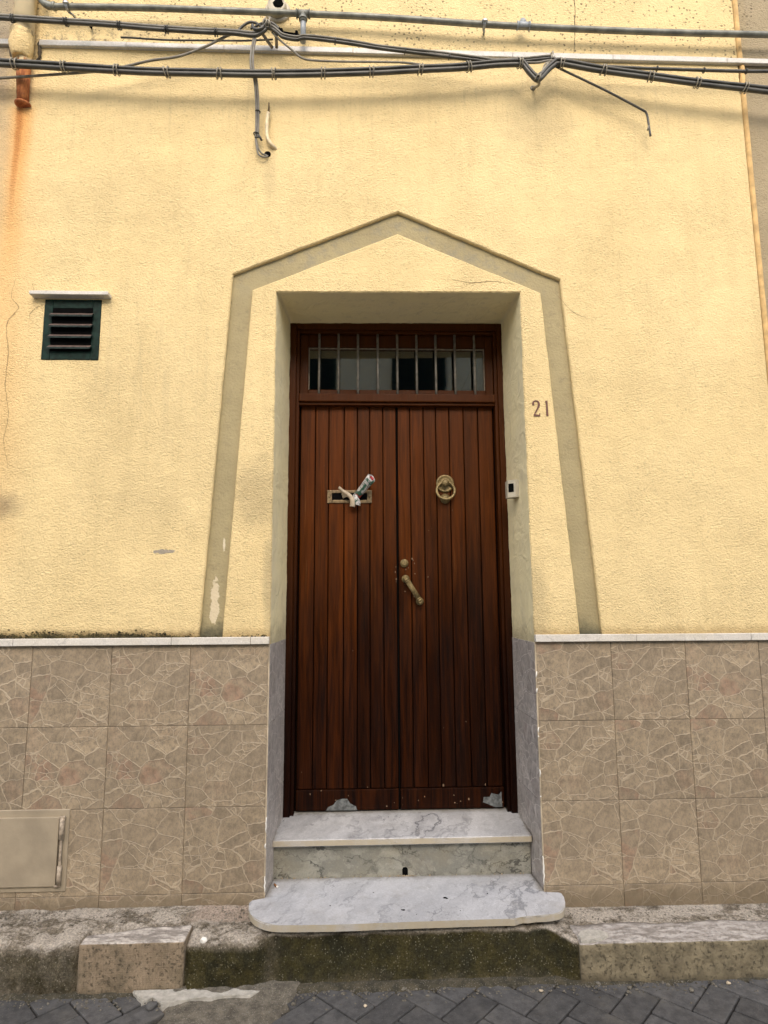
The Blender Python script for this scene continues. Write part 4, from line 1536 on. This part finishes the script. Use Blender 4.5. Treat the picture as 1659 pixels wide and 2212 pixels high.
# meter hatch bottom left
hatch = thing('meter_hatch', 'beige painted steel meter hatch in lower left tiles', 'meter hatch', (-1.6, 0, 0.19))
hx0, hx1, hz0, hz1 = -1.92, -1.355, 0.036, 0.3455
b = MB()
b.box(hx0, hx1, -0.006, 0.006, hz0, hz1, 0.002)
hf = b.build('frame', M['beige_paint'], hatch)
b = MB()
b.box(hx0 + .03, -1.3915, -0.015, -0.004, 0.058, 0.318, 0.0025, 2).roughen(0.0012, 6, 1, 4)
hd = b.build('hatch_door', M['beige_paint'], hatch)
b = MB()
b.box(-1.3905, -1.3835, -0.0075, -0.0058, 0.055, 0.322)
b.build('gap', M['crack_dark'], hatch)
b = MB()
b.tube([(-1.379, -0.014, z) for z in (0.060, 0.10, 0.2, 0.30, 0.318)], 0.0055, 8)
b.tube([(-1.379, -0.014, z) for z in (0.235, 0.27, 0.312)], 0.0095, 10)
b.tube([(-1.379, -0.014, z) for z in (0.066, 0.10, 0.135)], 0.0085, 10)
b.box(-1.392, -1.368, -0.017, -0.006, 0.312, 0.322, 0.002)
b.box(-1.396, -1.374, -0.017, -0.006, 0.056, 0.063, 0.002)
b.build('hinge', M['beige_rust'], hatch)

# downpipe top left
dp = thing('downpipe', 'cream downpipe at upper left with broken rusty iron end', 'downpipe', (-1.775, -0.02, 3.8))
b = MB()
b.tube([(-1.778, -0.045, 7.0), (-1.778, -0.045, 5.0), (-1.777, -0.045, 4.2), (-1.772, -0.042, 3.83)], 0.045, 20)
b.build('pipe', M['pvc'], dp)
b = MB()
b.lathe((-1.779, -0.040, 3.845), (0, 0.02, -1), [(0.050, 0), (0.051, .01), (0.052, 0.03), (0.054, 0.075), (0.050, 0.10), (0.042, 0.125), (0.036, 0.135)], 24).roughen(0.006, 28, 2)
b.build('collar', M['plaster'], dp)
b = MB()
b.tube([(-1.771, -0.030, 3.75), (-1.772, -0.026, 3.70), (-1.770, -0.022, 3.60), (-1.766, -0.018, 3.50)], lambda t: 0.036 - 0.011 * t, 16).roughen(0.003, 30, 4)
b.build('rusty_pipe', M['rust'], dp)
b = MB()
b.lathe((-1.768, -0.012, 3.500), (0, 0, -1), [(0.024, 0), (0.033, .004), (0.034, .012), (0.022, .017)], 20).roughen(0.003, 40, 6)
b.build('rusty_flange', M['rust'], dp)
for sx in (-1, 1):
    b = MB()
    pts = []
    for k in range(9):
        t = k / 8
        pts.append((-1.778 + sx * (0.055 + 0.012 * math.sin(t * 3) + random.uniform(-.004, .004)), -0.006, 3.83 - 0.10 * t))
    b.tube(pts, lambda t: 0.003 + 0.006 * math.sin(math.pi * min(.95, max(.05, t))), 6)
    b.build('broken_joint', M['crack_dark'], dp)

# horizontal steel pipe
PP = [(-1.652, 3.974), (-1.635, 3.972), (-1.24, 3.979), (-0.911, 3.977), (-0.502, 3.972), (-0.067, 3.963), (0.417, 3.941), (0.861, 3.930), (1.344, 3.924), (1.832, 3.927), (2.3, 3.925)]
hp = thing('steel_pipe', 'grey green steel pipe running along the wall above the marble course', 'pipe', (0, -0.05, 3.95))
path = [Vector((x, -0.055, z)) for x, z in PP]
b = MB()
b.tube(catmull(path, 4), 0.0145, 12)
b.build('pipe', M['pipe'], hp)
b = MB()
b.tube(catmull([(-1.70, -0.055, 4.5), (-1.70, -0.055, 4.2), (-1.699, -0.055, 4.026), (-1.692, -0.055, 4.003), (-1.676, -0.055, 3.985), (-1.654, -0.055, 3.976), (-1.630, -0.055, 3.973)], 5), 0.0165, 12)
b.tube([(-1.640, -0.055, 3.973), (-1.628, -0.055, 3.973)], 0.0195, 12)
b.build('elbow', M['pipe'], hp)
for (x, z) in ((-1.572, 3.974), (0.418, 3.941)):
    b = MB()
    b.tube([(x - .006, -0.055, z), (x + .006, -0.055, z)], 0.0195, 14)
    b.tube([(x, -0.04, z - .012), (x + .008, -0.018, z - .004), (x + 0.010, 0.004, z + .004)], 0.0055, 8)
    b.box(x - .007, x + .009, -0.082, -0.055, z - .005, z + .008, 0.002)
    b.tube([(x - .012, -0.075, z + .002), (x + .014, -0.075, z + .002)], 0.0045, 6)
    b.build('pipe_clip', M['galv'], hp)
x, z = -0.457, 3.971
b = MB()
b.tube([(x - .034, -0.055, z), (x - .028, -0.055, z)], 0.021, 14); b.tube([(x + .028, -0.055, z), (x + .034, -0.055, z)], 0.021, 14)
b.tube([(x - .03, -0.055, z), (x + .03, -0.055, z)], 0.0175, 14)
b.tube([(x, -0.055, z), (x, -0.055, z - .045)], 0.0165, 14); b.tube([(x, -0.055, z - .024), (x, -0.055, z - .034)], 0.021, 14)
b.build('tee_fitting', M['pipe'], hp)
b = MB()
b.tube([(x, -0.055, z - .02), (x + .001, -0.053, 3.90), (x, -0.05, 3.823)], 0.0135, 14)
b.build('branch_pipe', M['blue_pipe'], hp)
x, z = 0.611, 3.939
b = MB()
b.tube([(x - .032, -0.055, z), (x - .026, -0.055, z)], 0.020, 14); b.tube([(x + .026, -0.055, z), (x + .032, -0.055, z)], 0.020, 14)
b.tube([(x - .028, -0.055, z), (x + .028, -0.055, z)], 0.0175, 14)
b.lathe((x, -0.055, z), (0, 0.25, 1), [(0.0175, 0), (0.0175, .028), (0.014, .040), (0.006, .046)], 14)
b.build('tee_fitting', M['blue_pipe'], hp)

# round lamp base at the top
lampb = thing('wall_fitting', 'round white wall fitting with a broken black hole above steel pipe', 'wall fitting', (-0.587, 0, 4.03))
c0 = Vector((-0.587, 0, 4.035))
b = MB()
b.lathe(c0, (0, -1, 0), [(0.062, 0), (0.062, .008), (0.055, .012)], 28)
b.build('flange', M['white_plastic'], lampb)
b = MB()
b.lathe(c0, (0, -1, -0.1), [(0.045, .008), (0.047, .03), (0.044, .045), (0.038, .05), (0.036, .045)], 28).roughen(0.003, 30)
b.build('rim', M['white_plastic'], lampb)
b = MB()
b.lathe(c0 + Vector((0.008, -0.047, 0.0)), (0, -1, -0.1), [(0.025, 0), (0.022, .002), (0.012, .0035)], 12).roughen(0.006, 50)
b.build('hole', M['black'], lampb)
for sx in (-1, 1):
    b = MB()
    b.lathe(c0 + Vector((sx * 0.050, -0.010, -0.018)), (0, -1, 0), [(0.007, 0), (0.007, .006), (0.004, .008)], 10)
    b.build('screw', M['black'], lampb)

tag(MB().lathe((-1.48, 0.0, 3.918), (0.3, -1, -0.5), [(0.004, 0), (0.0045, .02), (0.008, .022), (0.008, .028), (0.004, .030)], 10).build('bolt', M['black']),
    'short dark bolt sticking out of the wall under the left pipe clip', 'bolt')

# conduit stub and cable hole
stub = MB()
stub.tube(catmull([(-0.618, -0.022, 3.468), (-0.624, -0.022, 3.43), (-0.624, -0.022, 3.37), (-0.619, -0.021, 3.335), (-0.606, -0.016, 3.312), (-0.590, -0.004, 3.302), (-0.583, 0.006, 3.300)], 5), lambda t: 0.0088 if t < .85 else 0.0095, 12)
st_o = thing('conduit_stub', 'bent cream conduit stub coming out of wall beside hanging grey cable', 'conduit', (-0.62, 0, 3.35))
stub.build('conduit', M['cream_pipe'], st_o)
b = MB()
b.tube([(-0.618, -0.022, 3.462), (-0.6165, -0.022, 3.500), (-0.617, -0.022, 3.520)], lambda t: 0.0055 - 0.002 * t, 8)
b.build('frayed_end', M['crack'], st_o)
b = MB()
b.lathe((-0.6215, 0.001, 3.268), (0, -1, 0), [(0.0150, 0), (0.0155, .003), (0.0125, .0045), (0.011, .0035)], 18)
tag(b.build('cable_grommet', M['black']), 'round black cable hole in the wall under the hanging cable', 'cable hole')

# ---- cables
LOW = [(-2.5, 3.66), (-1.958, 3.629), (-1.833, 3.623), (-1.624, 3.615), (-1.393, 3.605), (-1.161, 3.597), (-0.903, 3.597), (-0.662, 3.599), (-0.427, 3.608), (-0.2, 3.621), (-0.072, 3.63), (0.039, 3.64), (0.28, 3.659), (0.456, 3.683), (0.575, 3.691)]
LOWV = [(0.456, 3.683), (0.575, 3.690), (0.592, 3.684), (0.612, 3.655), (0.640, 3.620), (0.657, 3.612), (0.675, 3.624), (0.705, 3.660), (0.735, 3.688), (0.77, 3.700)]
LOWR = [(0.735, 3.690), (0.76, 3.697), (0.959, 3.668), (1.192, 3.638), (1.41, 3.611), (1.634, 3.59), (1.766, 3.577), (1.903, 3.56), (2.6, 3.50)]
Yc = -0.100


def P3(L, y): return [(a, y, b) for a, b in L]


def strand(mb, L, y, r, dz=0.0, dy=0.0, per=6, seed=0.0, seg=8, wob=0.0012):
    p = offset_path(catmull(P3(L, y), per), 0, dy, dz, wob, seed)
    mb.tube(p, r, seg)


def at_x(L, x):
    for a, b in zip(L[:-1], L[1:]):
        if a[0] <= x <= b[0]:
            t = (x - a[0]) / (b[0] - a[0])
            return a[1] + (b[1] - a[1]) * t
    return L[-1][1]


lowc = thing('cable_bundle', 'lower thick bundle of dark cables tied with wire across full wall', 'cables', (0, Yc, 3.6), 'cables strung across the wall')
full = LOW + LOWV[2:] + LOWR[2:]
b = MB(); strand(b, full, Yc, 0.0112, -0.007, 0.0, seed=1); b.build('cable', M['cable'], lowc)
b = MB(); strand(b, full, Yc, 0.0078, 0.0095, -0.006, seed=2); b.build('cable', M['cable'], lowc)
strt = LOW + [(0.66, 3.694), (0.745, 3.705)] + LOWR[2:]
b = MB(); strand(b, strt, Yc, 0.0055, 0.012, 0.010, seed=3); b.build('cable', M['cable_light'], lowc)


def wraps(L, xs, y, r, par, mat=None, n=2, gap=0.016):
    for x in xs:
        b = MB()
        for k in range(n):
            xx = x + (k - (n - 1) / 2) * gap
            z = at_x(L, xx)
            sl = (at_x(L, xx + .02) - at_x(L, xx - .02)) / .04
            b.torus((xx, y, z), (1, random.uniform(-.15, .15), sl + random.uniform(-.2, .2)), r, 0.0028, 16, 6)
        if n > 1:
            z = at_x(L, x)
            b.tube([(x - gap / 2, y - r, z + .004), (x + gap / 2, y - r - .001, z - .004)], 0.0024, 6)
        b.build('wire_tie', mat or M['tie'], par)


wraps(LOW, (-1.765, -1.545, -1.305, -1.075, -0.835, -0.585, -0.355, -0.13, 0.10, 0.33, 0.575), Yc, 0.0225, lowc)
wraps(LOWR, (0.775, 0.975, 1.20, 1.425, 1.655), Yc, 0.0225, lowc)
wraps([(0.56, 3.72), (0.657, 3.612), (0.8, 3.62)], (0.657,), Yc, 0.019, lowc, n=2, gap=.01)
b = MB()
b.tube(catmull([(0.668, -0.10, 3.640), (0.690, -0.098, 3.665), (0.710, -0.09, 3.70), (0.735, -0.08, 3.75), (0.745, -0.07, 3.785), (0.742, -0.03, 3.80)], 4), 0.0048, 8)
b.tube(catmull([(0.675, -0.098, 3.640), (0.70, -0.094, 3.70), (0.748, -0.08, 3.72), (0.752, -0.07, 3.76)], 4), 0.0035, 8)
b.build('hanger_wire', M['tie'], lowc)

hk = MB()
hk.tube(catmull([(0.662, -0.10, 3.600), (0.666, -0.085, 3.597), (0.668, -0.06, 3.610), (0.664, -0.02, 3.638), (0.662, 0.004, 3.652)], 4), 0.006, 8)
hk.torus((0.662, 0.0, 3.652), (0, 1, 0), 0.010, 0.004, 14, 6)
tag(hk.build('wall_hook', M['tie']), 'small rusty wall hook holding the dip in the lower cable bundle', 'hook')

UA = [(-2.6, 3.90), (-1.985, 3.877), (-1.858, 3.869), (-1.603, 3.858), (-1.369, 3.848), (-1.165, 3.834), (-0.939, 3.824), (-0.788, 3.821), (-0.69, 3.812), (-0.655, 3.824), (-0.626, 3.849)]
UB = [(-0.626, 3.855), (-0.598, 3.848), (-0.571, 3.828), (-0.545, 3.807), (-0.484, 3.796), (-0.447, 3.805), (-0.353, 3.798), (-0.222, 3.782), (-0.071, 3.759), (0.162, 3.734), (0.371, 3.713), (0.459, 3.703), (0.593, 3.714), (0.727, 3.733)]
RT = [(0.734, 3.753), (0.79, 3.737), (0.958, 3.714), (1.048, 3.712), (1.274, 3.708), (1.48, 3.706), (1.686, 3.707), (1.799, 3.71), (2.6, 3.73)]
upc = thing('cable_bundle', 'upper pair of dark cables crossing in front of the marble course to a knot', 'cables', (-0.63, -0.09, 3.85), 'cables strung across the wall')
b = MB(); strand(b, UA, -0.09, 0.0095, -0.003, 0, seed=5); b.build('cable', M['cable'], upc)
b = MB(); strand(b, UA, -0.09, 0.0065, 0.010, -0.004, seed=6); b.build('cable', M['cable_light'], upc)
b = MB(); strand(b, UB, -0.09, 0.0080, -0.002, 0, seed=7); b.build('cable', M['cable'], upc)
b = MB(); strand(b, UB, -0.09, 0.0050, 0.008, -0.006, seed=8, wob=0.005); b.build('cable', M['cable_light'], upc)
b = MB(); strand(b, RT, -0.07, 0.0075, 0, 0, seed=9); b.build('cable', M['cable'], upc)
wraps(UA, (-1.80, -1.555, -1.31, -1.09, -0.86), -0.09, 0.0165, upc, M['cable'], 2, 0.010)
wraps(UB, (-0.30, 0.03, 0.24), -0.09, 0.013, upc, M['cable'], 1)
wraps(RT, (1.0, 1.25, 1.48, 1.69), -0.07, 0.0105, upc, M['cable'], 1)
# knot of loops round the hook
kc = Vector((-0.64, -0.09, 3.865))
b = MB()
b.tube(catmull([(-0.76, -0.085, 3.835), (-0.735, -0.088, 3.862), (-0.705, -0.092, 3.878), (-0.675, -0.095, 3.872), (-0.645, -0.097, 3.852), (-0.61, -0.095, 3.848), (-0.585, -0.09, 3.842)], 5), 0.0062, 8)
b.tube(catmull([(-0.69, -0.095, 3.862), (-0.682, -0.10, 3.838), (-0.665, -0.105, 3.828), (-0.645, -0.103, 3.838), (-0.632, -0.10, 3.86), (-0.615, -0.098, 3.875), (-0.59, -0.095, 3.868), (-0.565, -0.092, 3.846)], 5), 0.0075, 8)
b.tube(catmull([(-0.70, -0.09, 3.846), (-0.68, -0.093, 3.852), (-0.65, -0.1, 3.864), (-0.62, -0.1, 3.866), (-0.585, -0.095, 3.852), (-0.56, -0.09, 3.83)], 5), 0.0055, 8)
b.build('cable_loop', M['cable'], upc)
b = MB()
for k in range(4):
    b.torus(kc + Vector((0.005 + k * 0.009, -0.008, 0.004 - k * .002)), (1, 0.3 * math.sin(k), -0.3 + .2 * k), 0.0165, 0.0034, 16, 6)
b.tube([(-0.632, -0.105, 3.87), (-0.628, -0.105, 3.895)], 0.0035, 6)
b.tube([(-0.612, -0.105, 3.868), (-0.606, -0.108, 3.892)], 0.0035, 6)
b.build('wire_tie', M['tie'], upc)
# two iron stubs that carry the knot
for (p0, p1) in (((-0.655, -0.085, 3.842), (-0.605, -0.025, 3.812)), ((-0.580, -0.085, 3.836), (-0.585, -0.025, 3.812))):
    b = MB(); b.tube([p0, p1], 0.0075, 8)
    b.build('bracket_stub', M['iron'], upc)
# spool insulators
ins = thing('insulator', 'dark rod with two black disc insulators between the cable knot and branch pipe', 'insulator', (-0.52, -0.08, 3.84))
b = MB()
b.tube([(-0.60, -0.08, 3.853), (-0.558, -0.08, 3.843), (-0.482, -0.08, 3.832), (-0.458, -0.075, 3.828)], 0.0055, 8)
b.build('rod', M['black'], ins)
for (x, z) in ((-0.556, 3.843), (-0.484, 3.833)):
    b = MB(); b.lathe((x - .008, -0.08, z), (1, 0, -.1), [(0.006, 0), (0.0155, .003), (0.0165, .008), (0.0155, .013), (0.006, .016)], 16)
    b.build('disc', M['black'], ins)

WB = [(-2.5, 3.52), (-1.95, 3.563), (-1.846, 3.573), (-1.638, 3.595), (-1.428, 3.618), (-1.291, 3.646), (-1.165, 3.683), (-1.037, 3.709), (-0.92, 3.761), (-0.835, 3.812), (-0.76, 3.853)]
b = MB(); strand(b, WB, -0.07, 0.0058, 0, 0, seed=11)
tag(b.build('cable', M['cable_light']), 'thin grey cable rising behind the lower bundle to the knot', 'cable', 'cables strung across the wall')
WC = [(-0.60, 3.84), (-0.561, 3.799), (-0.506, 3.751), (-0.451, 3.706), (-0.375, 3.696), (-0.244, 3.695), (-0.071, 3.698), (0.041, 3.696), (0.127, 3.684), (0.20, 3.668)]
b = MB(); strand(b, WC, -0.08, 0.0048, 0, 0, seed=12)
tag(b.build('cable', M['cable_light']), 'thin grey cable sagging from the knot down right to the lower bundle', 'cable', 'cables strung across the wall')
WD = [(-1.32, 3.829), (-1.277, 3.829), (-1.102, 3.823), (-0.928, 3.826), (-0.742, 3.829), (-0.6, 3.840)]
b = MB(); strand(b, WD, -0.042, 0.0042, 0, 0, seed=13)
tag(b.build('cable', M['cable']), 'thin dark wire lying along the top of the marble course', 'cable', 'cables strung across the wall')

dc = thing('hanging_cable', 'twin grey cable hanging from the knot down to the black wall hole', 'cable', (-0.68, -0.06, 3.5), 'cables strung across the wall')
DR = [(-0.707, -0.085, 3.820), (-0.690, -0.085, 3.815), (-0.681, -0.085, 3.795), (-0.687, -0.085, 3.755), (-0.690, -0.088, 3.710), (-0.687, -0.092, 3.640), (-0.674, -0.08, 3.596), (-0.667, -0.06, 3.52), (-0.665, -0.045, 3.43), (-0.667, -0.035, 3.352), (-0.669, -0.03, 3.33)]
for (dx, sd_) in ((-0.0048, 1.0), (0.0048, 2.0)):
    b = MB(); b.tube(offset_path(catmull(DR, 5), dx, 0, 0, 0.002, sd_), 0.0052, 8); b.build('cable', M['cable_light'], dc)
b = MB(); b.tube(catmull([(-0.673, -0.028, 3.345), (-0.668, -0.024, 3.305), (-0.658, -0.02, 3.275), (-0.643, -0.016, 3.258), (-0.625, -0.006, 3.259)], 5), 0.0042, 8); b.build('cable', M['cable_light'], dc)
b = MB(); b.tube(catmull([(-0.676, -0.028, 3.345), (-0.671, -0.026, 3.30), (-0.662, -0.024, 3.255), (-0.646, -0.022, 3.240), (-0.628, -0.016, 3.243), (-0.620, -0.006, 3.256)], 5), 0.0042, 8); b.build('cable', M['cable_light'], dc)
b = MB(); b.tube([(-0.667, -0.03, 3.352), (-0.656, -0.034, 3.335), (-0.645, -0.036, 3.312)], 0.0052, 8); b.build('loose_end', M['cable'], dc)
b = MB()
for (x, y, z, r_) in ((-0.671, -0.031, 3.348, 0.012), (-0.664, -0.046, 3.452, 0.0105), (-0.685, -0.092, 3.62, 0.011)):
    b.torus((x, y, z), (0.1, .15, 1), r_, 0.003, 14, 6)
b.build('wire_tie', M['cable'], dc)

rod = MB()
rod.tube(catmull([(0.735, -0.098, 3.69), (0.773, -0.085, 3.680), (0.982, -0.07, 3.59), (1.170, -0.055, 3.500), (1.190, -0.052, 3.487), (1.197, -0.05, 3.468), (1.199, -0.05, 3.444), (1.205, -0.05, 3.366)], 5), 0.0052, 8)
rod_o = thing('cut_cable', 'stiff grey cable end bent downward, hanging free at right of wall', 'cable', (1.2, -0.05, 3.4), 'cables strung across the wall')
rod.build('cable', M['cable'], rod_o)
b = MB(); b.tube([(1.201, -0.053, 3.42), (1.192, -0.058, 3.405), (1.188, -0.058, 3.388)], 0.003, 6); b.build('loose_strand', M['tie'], rod_o)

# =================================================================== LEAFLETS in the letter slot, CIGARETTE END
lf1 = thing('rolled_newspaper', 'rolled printed newspaper with red and green ink stuck in letter slot', 'newspaper', (-0.18, 0.37, 1.70))
A = Vector((-0.222, 0.392, 1.666)); B = Vector((-0.128, 0.300, 1.768))
ax = (B - A).normalized()
ref = ax.cross(Vector((0, 1, 0))).normalized(); b2 = ax.cross(ref)
b = MB()
prof = []
for k in range(30):
    th = k / 29 * 2 * math.pi * 1.55
    r_ = 0.0150 - 0.0038 * k / 29
    prof.append((ref * math.cos(th) * r_ * 1.25 + b2 * math.sin(th) * r_ * 0.85, th))
rows = []
for s in range(9):
    t = s / 8
    c = A + (B - A) * t
    fl_ = 1 + 0.35 * t * t
    rows.append([b.bm.verts.new(c + d_ * fl_ + ax * (0.006 * math.sin(th * 1.3 + 1) * (1 if s == 8 else 0))) for d_, th in prof])
for s in range(8):
    for k in range(29):
        f = b.bm.faces.new((rows[s][k], rows[s][k + 1], rows[s + 1][k + 1], rows[s + 1][k])); f.smooth = True
ro = b.build('sheet', M['leaflet'], lf1, recalc=False)
sm = ro.modifiers.new('thickness', 'SOLIDIFY'); sm.thickness = 0.0012
# inner red page
b = MB()
rows = []
for s in range(5):
    t = 0.55 + 0.47 * s / 4
    c = A + (B - A) * t
    rows.append([b.bm.verts.new(c + d_ * (0.55 + 0.2 * t)) for d_, th in prof[4:20]])
for s in range(4):
    for k in range(15):
        f = b.bm.faces.new((rows[s][k], rows[s][k + 1], rows[s + 1][k + 1], rows[s + 1][k])); f.smooth = True
ri = b.build('inner_page', simple('red printed page', (0.36, 0.02, 0.03), 0.5, 0, 0.3, 40), lf1, recalc=False)
sm = ri.modifiers.new('thickness', 'SOLIDIFY'); sm.thickness = 0.001
# folded paper drooping out of the slot
lf2 = thing('folded_leaflet', 'folded cream paper leaflet drooping out of letter slot left of newspaper', 'leaflet', (-0.24, 0.36, 1.69))


def paper(name, spine, w0, w1, mat, curl):
    b = MB()
    S = catmull(spine, 5)
    n = len(S)
    rows = []
    for i, p in enumerate(S):
        t = i / (n - 1)
        ww = w0 + (w1 - w0) * t
        tt = (S[min(i + 1, n - 1)] - S[max(i - 1, 0)]).normalized()
        nn = tt.cross(Vector((0, -1, 0))).normalized()
        row = []
        for k in range(7):
            u = k / 6 - 0.5
            row.append(b.bm.verts.new(p + nn * u * ww + Vector((0, curl * (4 * u * u - 1) * ww, 0))))
        rows.append(row)
    for i in range(n - 1):
        for k in range(6):
            f = b.bm.faces.new((rows[i][k], rows[i][k + 1], rows[i + 1][k + 1], rows[i + 1][k])); f.smooth = True
    o = b.build(name, mat, lf2, recalc=False)
    s_ = o.modifiers.new('thickness', 'SOLIDIFY'); s_.thickness = 0.0012
    return o


paper('sheet', [(-0.290, 0.335, 1.728), (-0.272, 0.345, 1.712), (-0.250, 0.345, 1.698), (-0.230, 0.345, 1.678), (-0.222, 0.345, 1.655), (-0.224, 0.350, 1.632)], 0.013, 0.028, M['paper'], 0.35)
paper('sheet', [(-0.275, 0.375, 1.690), (-0.255, 0.360, 1.695), (-0.238, 0.352, 1.688), (-0.224, 0.348, 1.668)], 0.026, 0.016, M['paper'], -0.25)
paper('printed_flap', [(-0.215, 0.352, 1.690), (-0.205, 0.345, 1.675), (-0.198, 0.345, 1.655), (-0.20, 0.350, 1.640)], 0.020, 0.034, M['leaflet'], 0.2)

b = MB()
b.tube([(-0.541, 0.088, 0.006), (-0.533, 0.077, 0.0055), (-0.528, 0.070, 0.005)], 0.0042, 8)
cg = thing('cigarette_end', 'brown cigarette end lying on the bottom slab by left jamb', 'cigarette end', (-0.534, 0.078, 0.004))
b.build('filter', simple('cork filter paper', (0.30, 0.14, 0.05), 0.8, 0, 0.2, 90), cg)
b = MB()
b.tube([(-0.5285, 0.0708, 0.0052), (-0.525, 0.066, 0.005)], 0.0041, 8)
b.build('paper', M['chip'], cg)

# =================================================================== HOUSE ACROSS THE STREET (seen in the fanlight glass)
opp = thing('opposite_house', 'pale house across the street with green shutters, mirrored in fanlight', 'house', (0, -12.0, 0))
OY_ = -12.0
HT = 8.1
w = MB()
w.box(-14, 14, OY_ - 0.3, OY_, -0.3, HT)
w.build('wall', M['opp_wall'], opp)
for (xa, xb, za, zb_) in ((-2.2, -0.86, 6.0, 7.7), (0.60, 1.98, 6.0, 7.7), (-5.4, -4.2, 6.0, 7.7), (4.2, 5.4, 6.0, 7.7), (-3.6, -2.5, -0.2, 2.1), (2.6, 3.7, -0.2, 2.1)):
    f = MB()
    for (a, b_, c, d) in ((xa, xa + .08, za, zb_), (xb - .08, xb, za, zb_), ((xa + xb) / 2 - .05, (xa + xb) / 2 + .05, za, zb_), (xa, xb, zb_ - .08, zb_), (xa, xb, za, za + .1)):
        f.box(a, b_, OY_ + .005, OY_ + .05, c, d)
    sh = f.build('shutter', M['green_paint'], opp)
    sl = MB()
    z = za + .1
    while z < zb_ - .1:
        sl.hexa([(xa + .07, OY_ + .004, z), (xa + .07, OY_ + .004, z + .05), (xa + .07, OY_ + .04, z - .02), (xa + .07, OY_ + .04, z + .0),
                 (xb - .07, OY_ + .004, z), (xb - .07, OY_ + .004, z + .05), (xb - .07, OY_ + .04, z - .02), (xb - .07, OY_ + .04, z + .0)])
        z += .06
    tag(sl.build('slat', M['green_slat'], sh), kind='stuff')

for o in sc.objects:
    if '_w' in o: del o['_w']
